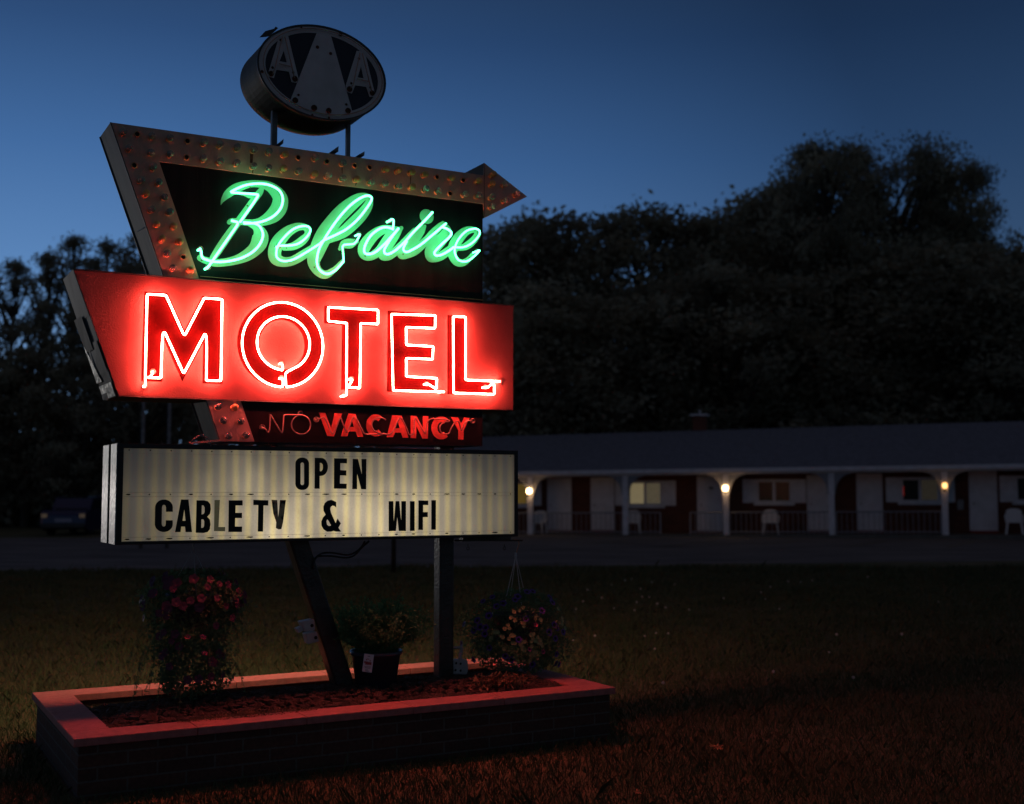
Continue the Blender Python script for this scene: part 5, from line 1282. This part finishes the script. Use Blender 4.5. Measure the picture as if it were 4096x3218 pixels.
# ================================================================== TREES
def tree_mesh(seed, H, Wd, kind='broad', leaves=9000, lsize=(.22, .42), low=.22, clumps=70, spread=.95):
    rng = np.random.default_rng(seed); tk = MB()
    tk.tube([(0, 0, -.3), (rng.uniform(-.15, .15), 0, H*.25), (rng.uniform(-.3, .3), rng.uniform(-.3, .3), H*.55), (rng.uniform(-.3, .3), 0, H*.85)], [H*.022, H*.018, H*.012, H*.004], 8)
    P_, S_ = [], []
    for i in range(clumps):
        t = low + (1-low)*rng.random()**.85
        if kind == 'broad': rr = Wd/2 * math.sin(math.pi*min(1, max(0, (t-low*.7)/(1-low*.7)))**.8)**.6 * (1 if t < .97 else .6)
        elif kind == 'crown': rr = Wd/2 * (max(0, 1-((t-.62)/.42)**2))**.5
        else: rr = Wd/2 * (1-t)**.85 + .15
        a = rng.uniform(0, 6.28); r = rr*math.sqrt(rng.uniform(.15, 1))*rng.uniform(.8, 1.12)
        c = np.array([r*math.cos(a), r*math.sin(a), t*H])
        if kind != 'conifer':
            b0 = np.array([0, 0, max(H*.18, c[2] - r*.9 - .08*H)])
            m_ = (b0+c)/2 + np.array([0, 0, -.03*H*rng.random()])
            tk.tube([tuple(b0), tuple(m_), tuple(c)], [H*.007, H*.005, H*.002], 5)
        cs = H*rng.uniform(.035, .075)*spread; nl = int(leaves/clumps*rng.uniform(.6, 1.4))
        q = rng.normal(size=(nl, 3)); q /= np.linalg.norm(q, axis=1)[:, None]; q *= (rng.random((nl, 1))**.45)*1.9*(1+.25*np.sin(q[:, :1]*4+i)); q = q*np.array([cs, cs, cs*.55]) + c
        P_.append(q); S_.append(rng.uniform(*lsize, nl))
    v, f = leaf_cloud(np.vstack(P_), np.concatenate(S_), rng, flat=.2, aspect=.6)
    return mesh_np(v, f, 'crown'), raw(tk.v, tk.f, 'trunk')
def make_tree(name, me, loc, rz, s, label, group, cat='tree'):
    r_ = empty(name, loc, rz); r_.scale = s; tag(r_, label, cat, group)
    for (nm_, m_, mt_) in (('trunk', me[1], 'bark'), ('crown', me[0], 'tree')):
        if not m_.materials: m_.materials.append(M[mt_])
        o = link(nm_, m_, None, r_)
    return r_
TM = [tree_mesh(101, 16, 11, 'broad', 10500, clumps=85, low=.12), tree_mesh(102, 16, 9, 'broad', 9500, clumps=70, low=.10), tree_mesh(103, 16, 12, 'broad', 9500, clumps=95, spread=.8, low=.15), tree_mesh(104, 16, 8, 'broad', 8000, clumps=60, low=.08)]
T_big = tree_mesh(110, 22, 13.5, 'crown', 42000, clumps=140, spread=.74, low=.25, lsize=(.18, .34))
T_con = tree_mesh(111, 12, 5, 'conifer', 7000, clumps=80, low=.03, spread=.6, lsize=(.15, .3))
T_spr = tree_mesh(112, 16, 9, 'broad', 7500, clumps=58, spread=.55, low=.30, lsize=(.14, .26))
def put(px, top_py, dist, me, H0, name, label, group, wscale=1.0, rz=0.0):
    d = ray(px, top_py); x = d.x/d.y*dist; z = CAM_H + d.z/d.y*dist; s = z/H0
    return make_tree(name, me, (x, dist, -.1), rz, (s*wscale, s*wscale, s), label, group)
TG = 'trees behind the motel'
rowR = [(2010, 905, 66, 1, 1.0), (2150, 850, 68, 0, 1.0), (2270, 822, 64, 3, 1.1), (2440, 838, 67, 2, 1.0), (2630, 812, 66, 1, 1.1), (2740, 868, 70, 3, 1.2), (2850, 845, 65, 0, 1.0), (2960, 800, 68, 2, .9), (3060, 760, 66, 1, .9), (3150, 700, 70, 0, .7), (3960, 960, 60, 2, .8), (4130, 960, 58, 0, .9), (4030, 1020, 54, 3, 1.2)]
labR = ['dark tree just right of the arrow head', 'full tree second from the sign in the line behind the motel', 'narrow tree with a pointed top left of the motel chimney', 'broad dark tree rising left of the chimney', 'tall tree with a spiky top above the motel chimney', 'narrow tree in the dip of the tree line', 'full tree in the middle of the tree line', 'lacy tree at the left foot of the tallest tree', 'shoulder tree stepping up toward the tallest tree', 'tree half hidden in the left side of the tallest crown', 'dense tree right of the tallest tree', 'dark full tree at the right edge of the picture', 'narrow dark tree in front at the right edge']
for i, (px, py, D_, k, ws) in enumerate(rowR):
    put(px, py, D_, TM[k], 16.5, 'leafy_tree', labR[i], TG, ws, rz=i*1.3)
put(3560, 560, 63, T_big, 22.6, 'spreading_tree', 'tallest tree with a wide layered crown above the motel roof', TG, .80, .4)
put(3255, 592, 66, T_big, 22.6, 'spreading_tree', 'left shoulder of the tall wide trees, its crown stepping down to the left', TG, .72, 2.2)
put(3800, 640, 65, T_big, 22.6, 'spreading_tree', 'right shoulder of the tall wide trees above the roof', TG, .55, 3.9)
put(3300, 680, 62, TM[2], 15.6, 'leafy_tree', 'tree filling the left half under the tallest crown', TG, .62, 2)
put(3760, 730, 66, TM[0], 15.6, 'leafy_tree', 'tree filling the right half under the tallest crown', TG, .55, 4)
rowF = [(2180, 1180), (2420, 1230), (2660, 1150), (2870, 1120), (3110, 1150), (3350, 1120), (3600, 1060), (3820, 1020), (4050, 1080), (2300, 1400), (2980, 1420), (3480, 1380)]
for i, (px, py) in enumerate(rowF):
    put(px, py, 57 + (i % 3), TM[(i*3+1) % 4], 15.6, 'understory_tree', 'lower rounded tree number %s from the left right behind the motel roof' % ['one','two','three','four','five','six','seven','eight','nine','ten','eleven','twelve'][i], 'lower trees right behind the motel', 1.5, rz=i*.9)
for i, px in enumerate((2700, 2450, 3700)):
    put(px, (1450, 1480, 1430)[i], 56, T_con, 12, 'conifer_tree', ['dark conifer rising left of the motel chimney', 'smaller dark conifer farthest left behind the roof', 'dark conifer behind the right half of the motel roof'][i], 'conifers behind the motel', 1.2, i)
rowL = [(-120, 1065, 60, 4, .9), (60, 1085, 56, 4, .9), (190, 1055, 58, 4, .8), (300, 990, 60, 4, .8), (430, 1005, 58, 4, .7), (560, 985, 62, 4, .9), (640, 1010, 60, 4, .9), (120, 1420, 54, 1, 1.2), (-20, 1440, 55, 2, 1.3), (350, 1450, 53, 0, 1.1), (560, 1420, 54, 2, 1.2)]
labL = ['tree at the left edge of the picture', 'lacy tree near the left edge', 'lacy tree left of the MOTEL box', 'tall lacy tree above the left end of the MOTEL box', 'taller tree behind the top corner of the MOTEL box', 'lacy tree behind the foot of the arrow', 'narrow tree behind the arrow shaft', 'rounded lower tree on the left', 'broad lower tree at the left edge', 'lower tree behind the slanted end of the MOTEL box', 'lower broad tree hidden behind the MOTEL box']
for i, (px, py, D_, k, ws) in enumerate(rowL):
    put(px, py, D_, T_spr if k == 4 else TM[k], 15.6, 'leafy_tree', labL[i], 'trees beyond the lot on the left', ws, rz=i*1.7)
# dark undergrowth mass low behind everything
rng = np.random.default_rng(77); P_ = []
for i in range(900):
    x = rng.uniform(-34, 40); D_ = rng.uniform(55, 62) + (6 if x > -5 else 0)
    hmax = (5.2 + 1.3*math.sin(x*.35) + .8*math.sin(x*1.1)) * (1.0 if x > -6 else 1.05)
    c = np.array([x, D_, rng.uniform(0, hmax)]); P_.append(rng.normal(size=(70, 3))*np.array([.8, .7, .6]) + c)
P_ = np.vstack(P_); v, f = leaf_cloud(P_, rng.uniform(.3, .6, len(P_)), rng, aspect=.7)
o = link('undergrowth', mesh_np(v, f, 'undergrowth'), M['tree']); tag(o, 'dark mass of undergrowth and brush at the foot of the trees', 'undergrowth', kind='stuff')
# low rise behind the trees
v = []; f = []
for j, (D_, z) in enumerate(((64, 0), (70, 2.6), (90, 4.6), (160, 5.5), (400, 5))):
    for i in range(41):
        x = (-1 + 2*i/40)*(D_*1.6); v.append((x, D_, z*(1+.12*math.sin(i*1.3)) - (.15 if j == 0 else 0)))
for j in range(4):
    for i in range(40): a = j*41+i; f.append((a, a+1, a+42, a+41))
o = link('hillside', raw(v, f), M['lawn'], smooth=True); tag(o, kind='structure')

# ================================================================== CAMERA, SKY, SUN
cd_ = bpy.data.cameras.new('camera'); cam = bpy.data.objects.new('camera', cd_); COL.objects.link(cam)
cam.location = (0, 0, CAM_H); cam.rotation_euler = (math.pi/2 + PITCH, 0, 0)
cd_.sensor_width = 36; cd_.lens = 36*F_PX/4096; cd_.clip_end = 3000; cd_.clip_start = .05
cd_.dof.use_dof = True; cd_.dof.focus_distance = 6.9; cd_.dof.aperture_fstop = 1.7
sc.camera = cam

w = bpy.data.worlds.new("World"); sc.world = w; w.use_nodes = True; nt = w.node_tree; L = nt.links; N = nt.nodes.new
bg = nt.nodes['Background']
SUN_AZ, SUN_EL = -42.0, 2.0
sky = N('ShaderNodeTexSky'); sky.sky_type = 'NISHITA'; sky.sun_disc = False; sky.sun_elevation = R(SUN_EL); sky.sun_rotation = R(SUN_AZ)
tc = N('ShaderNodeTexCoord'); sx = N('ShaderNodeSeparateXYZ'); L.new(tc.outputs['Generated'], sx.inputs[0])
ramp = N('ShaderNodeValToRGB'); L.new(sx.outputs['Z'], ramp.inputs[0]); e = ramp.color_ramp.elements
e[0].position = 0.0; e[0].color = (.185, .330, .56, 1); e[1].position = 1.0; e[1].color = (.115, .122, .180, 1)
for p_, c in ((.10, (.150, .290, .53)), (.18, (.098, .225, .47)), (.27, (.055, .150, .36)), (.36, (.030, .085, .22)), (.46, (.022, .048, .105)), (.62, (.085, .095, .14))):
    x = e.new(p_); x.color = (*c, 1)
# brighter over the afterglow on the left, dimmer to the right
vd = N('ShaderNodeVectorMath'); vd.operation = 'DOT_PRODUCT'; L.new(tc.outputs['Generated'], vd.inputs[0])
vd.inputs[1].default_value = (math.sin(R(-22)), math.cos(R(-22)), 0.0)
ma_ = N('ShaderNodeMath'); ma_.operation = 'MULTIPLY_ADD'; L.new(vd.outputs['Value'], ma_.inputs[0]); ma_.inputs[1].default_value = .5; ma_.inputs[2].default_value = .5
mr = N('ShaderNodeValToRGB'); L.new(ma_.outputs[0], mr.inputs[0]); e2 = mr.color_ramp.elements
e2[0].position = 0; e2[0].color = (.50, .38, .28, 1); e2[1].position = .99; e2[1].color = (1, 1, 1, 1)
for p_, c in ((.6, (.46, .38, .32)), (.76, (.36, .34, .33)), (.87, (.34, .34, .35)), (.95, (.72, .73, .75))):
    x = e2.new(p_); x.color = (*c, 1)
mul = N('ShaderNodeMix'); mul.data_type = 'RGBA'; mul.blend_type = 'MULTIPLY'; mul.inputs[0].default_value = 1; L.new(ramp.outputs[0], mul.inputs[6]); L.new(mr.outputs[0], mul.inputs[7])
addn = N('ShaderNodeMix'); addn.data_type = 'RGBA'; addn.blend_type = 'ADD'; addn.inputs[0].default_value = .0006; L.new(mul.outputs[2], addn.inputs[6]); L.new(sky.outputs[0], addn.inputs[7])
L.new(addn.outputs[2], bg.inputs[0]); bg.inputs[1].default_value = 1.0

sd = bpy.data.lights.new('sheen_sun', 'SUN'); sd.energy = .08; sd.angle = R(.5); sd.color = (1, .93, .86)  # weak low sun added to give the side metal its sheen
so = bpy.data.objects.new('sheen_sun', sd); COL.objects.link(so)
dv = Vector((math.sin(R(SUN_AZ))*math.cos(R(SUN_EL)), math.cos(R(SUN_AZ))*math.cos(R(SUN_EL)), math.sin(R(SUN_EL))))
so.rotation_euler = dv.to_track_quat('Z', 'Y').to_euler(); so.location = (-20, 20, 20)

vs = sc.view_settings; vs.view_transform = 'Standard'; vs.look = 'None'; vs.exposure = 0; vs.gamma = 1
sc.cycles.max_bounces = 6; sc.cycles.diffuse_bounces = 3; sc.cycles.glossy_bounces = 3; sc.cycles.transmission_bounces = 6; sc.cycles.transparent_max_bounces = 6
sc.cycles.sample_clamp_indirect = 8
sc.cycles.light_sampling_threshold = 0
try:
    sc.cycles.use_denoising = True; sc.cycles.denoiser = 'OPENIMAGEDENOISE'
except Exception: pass
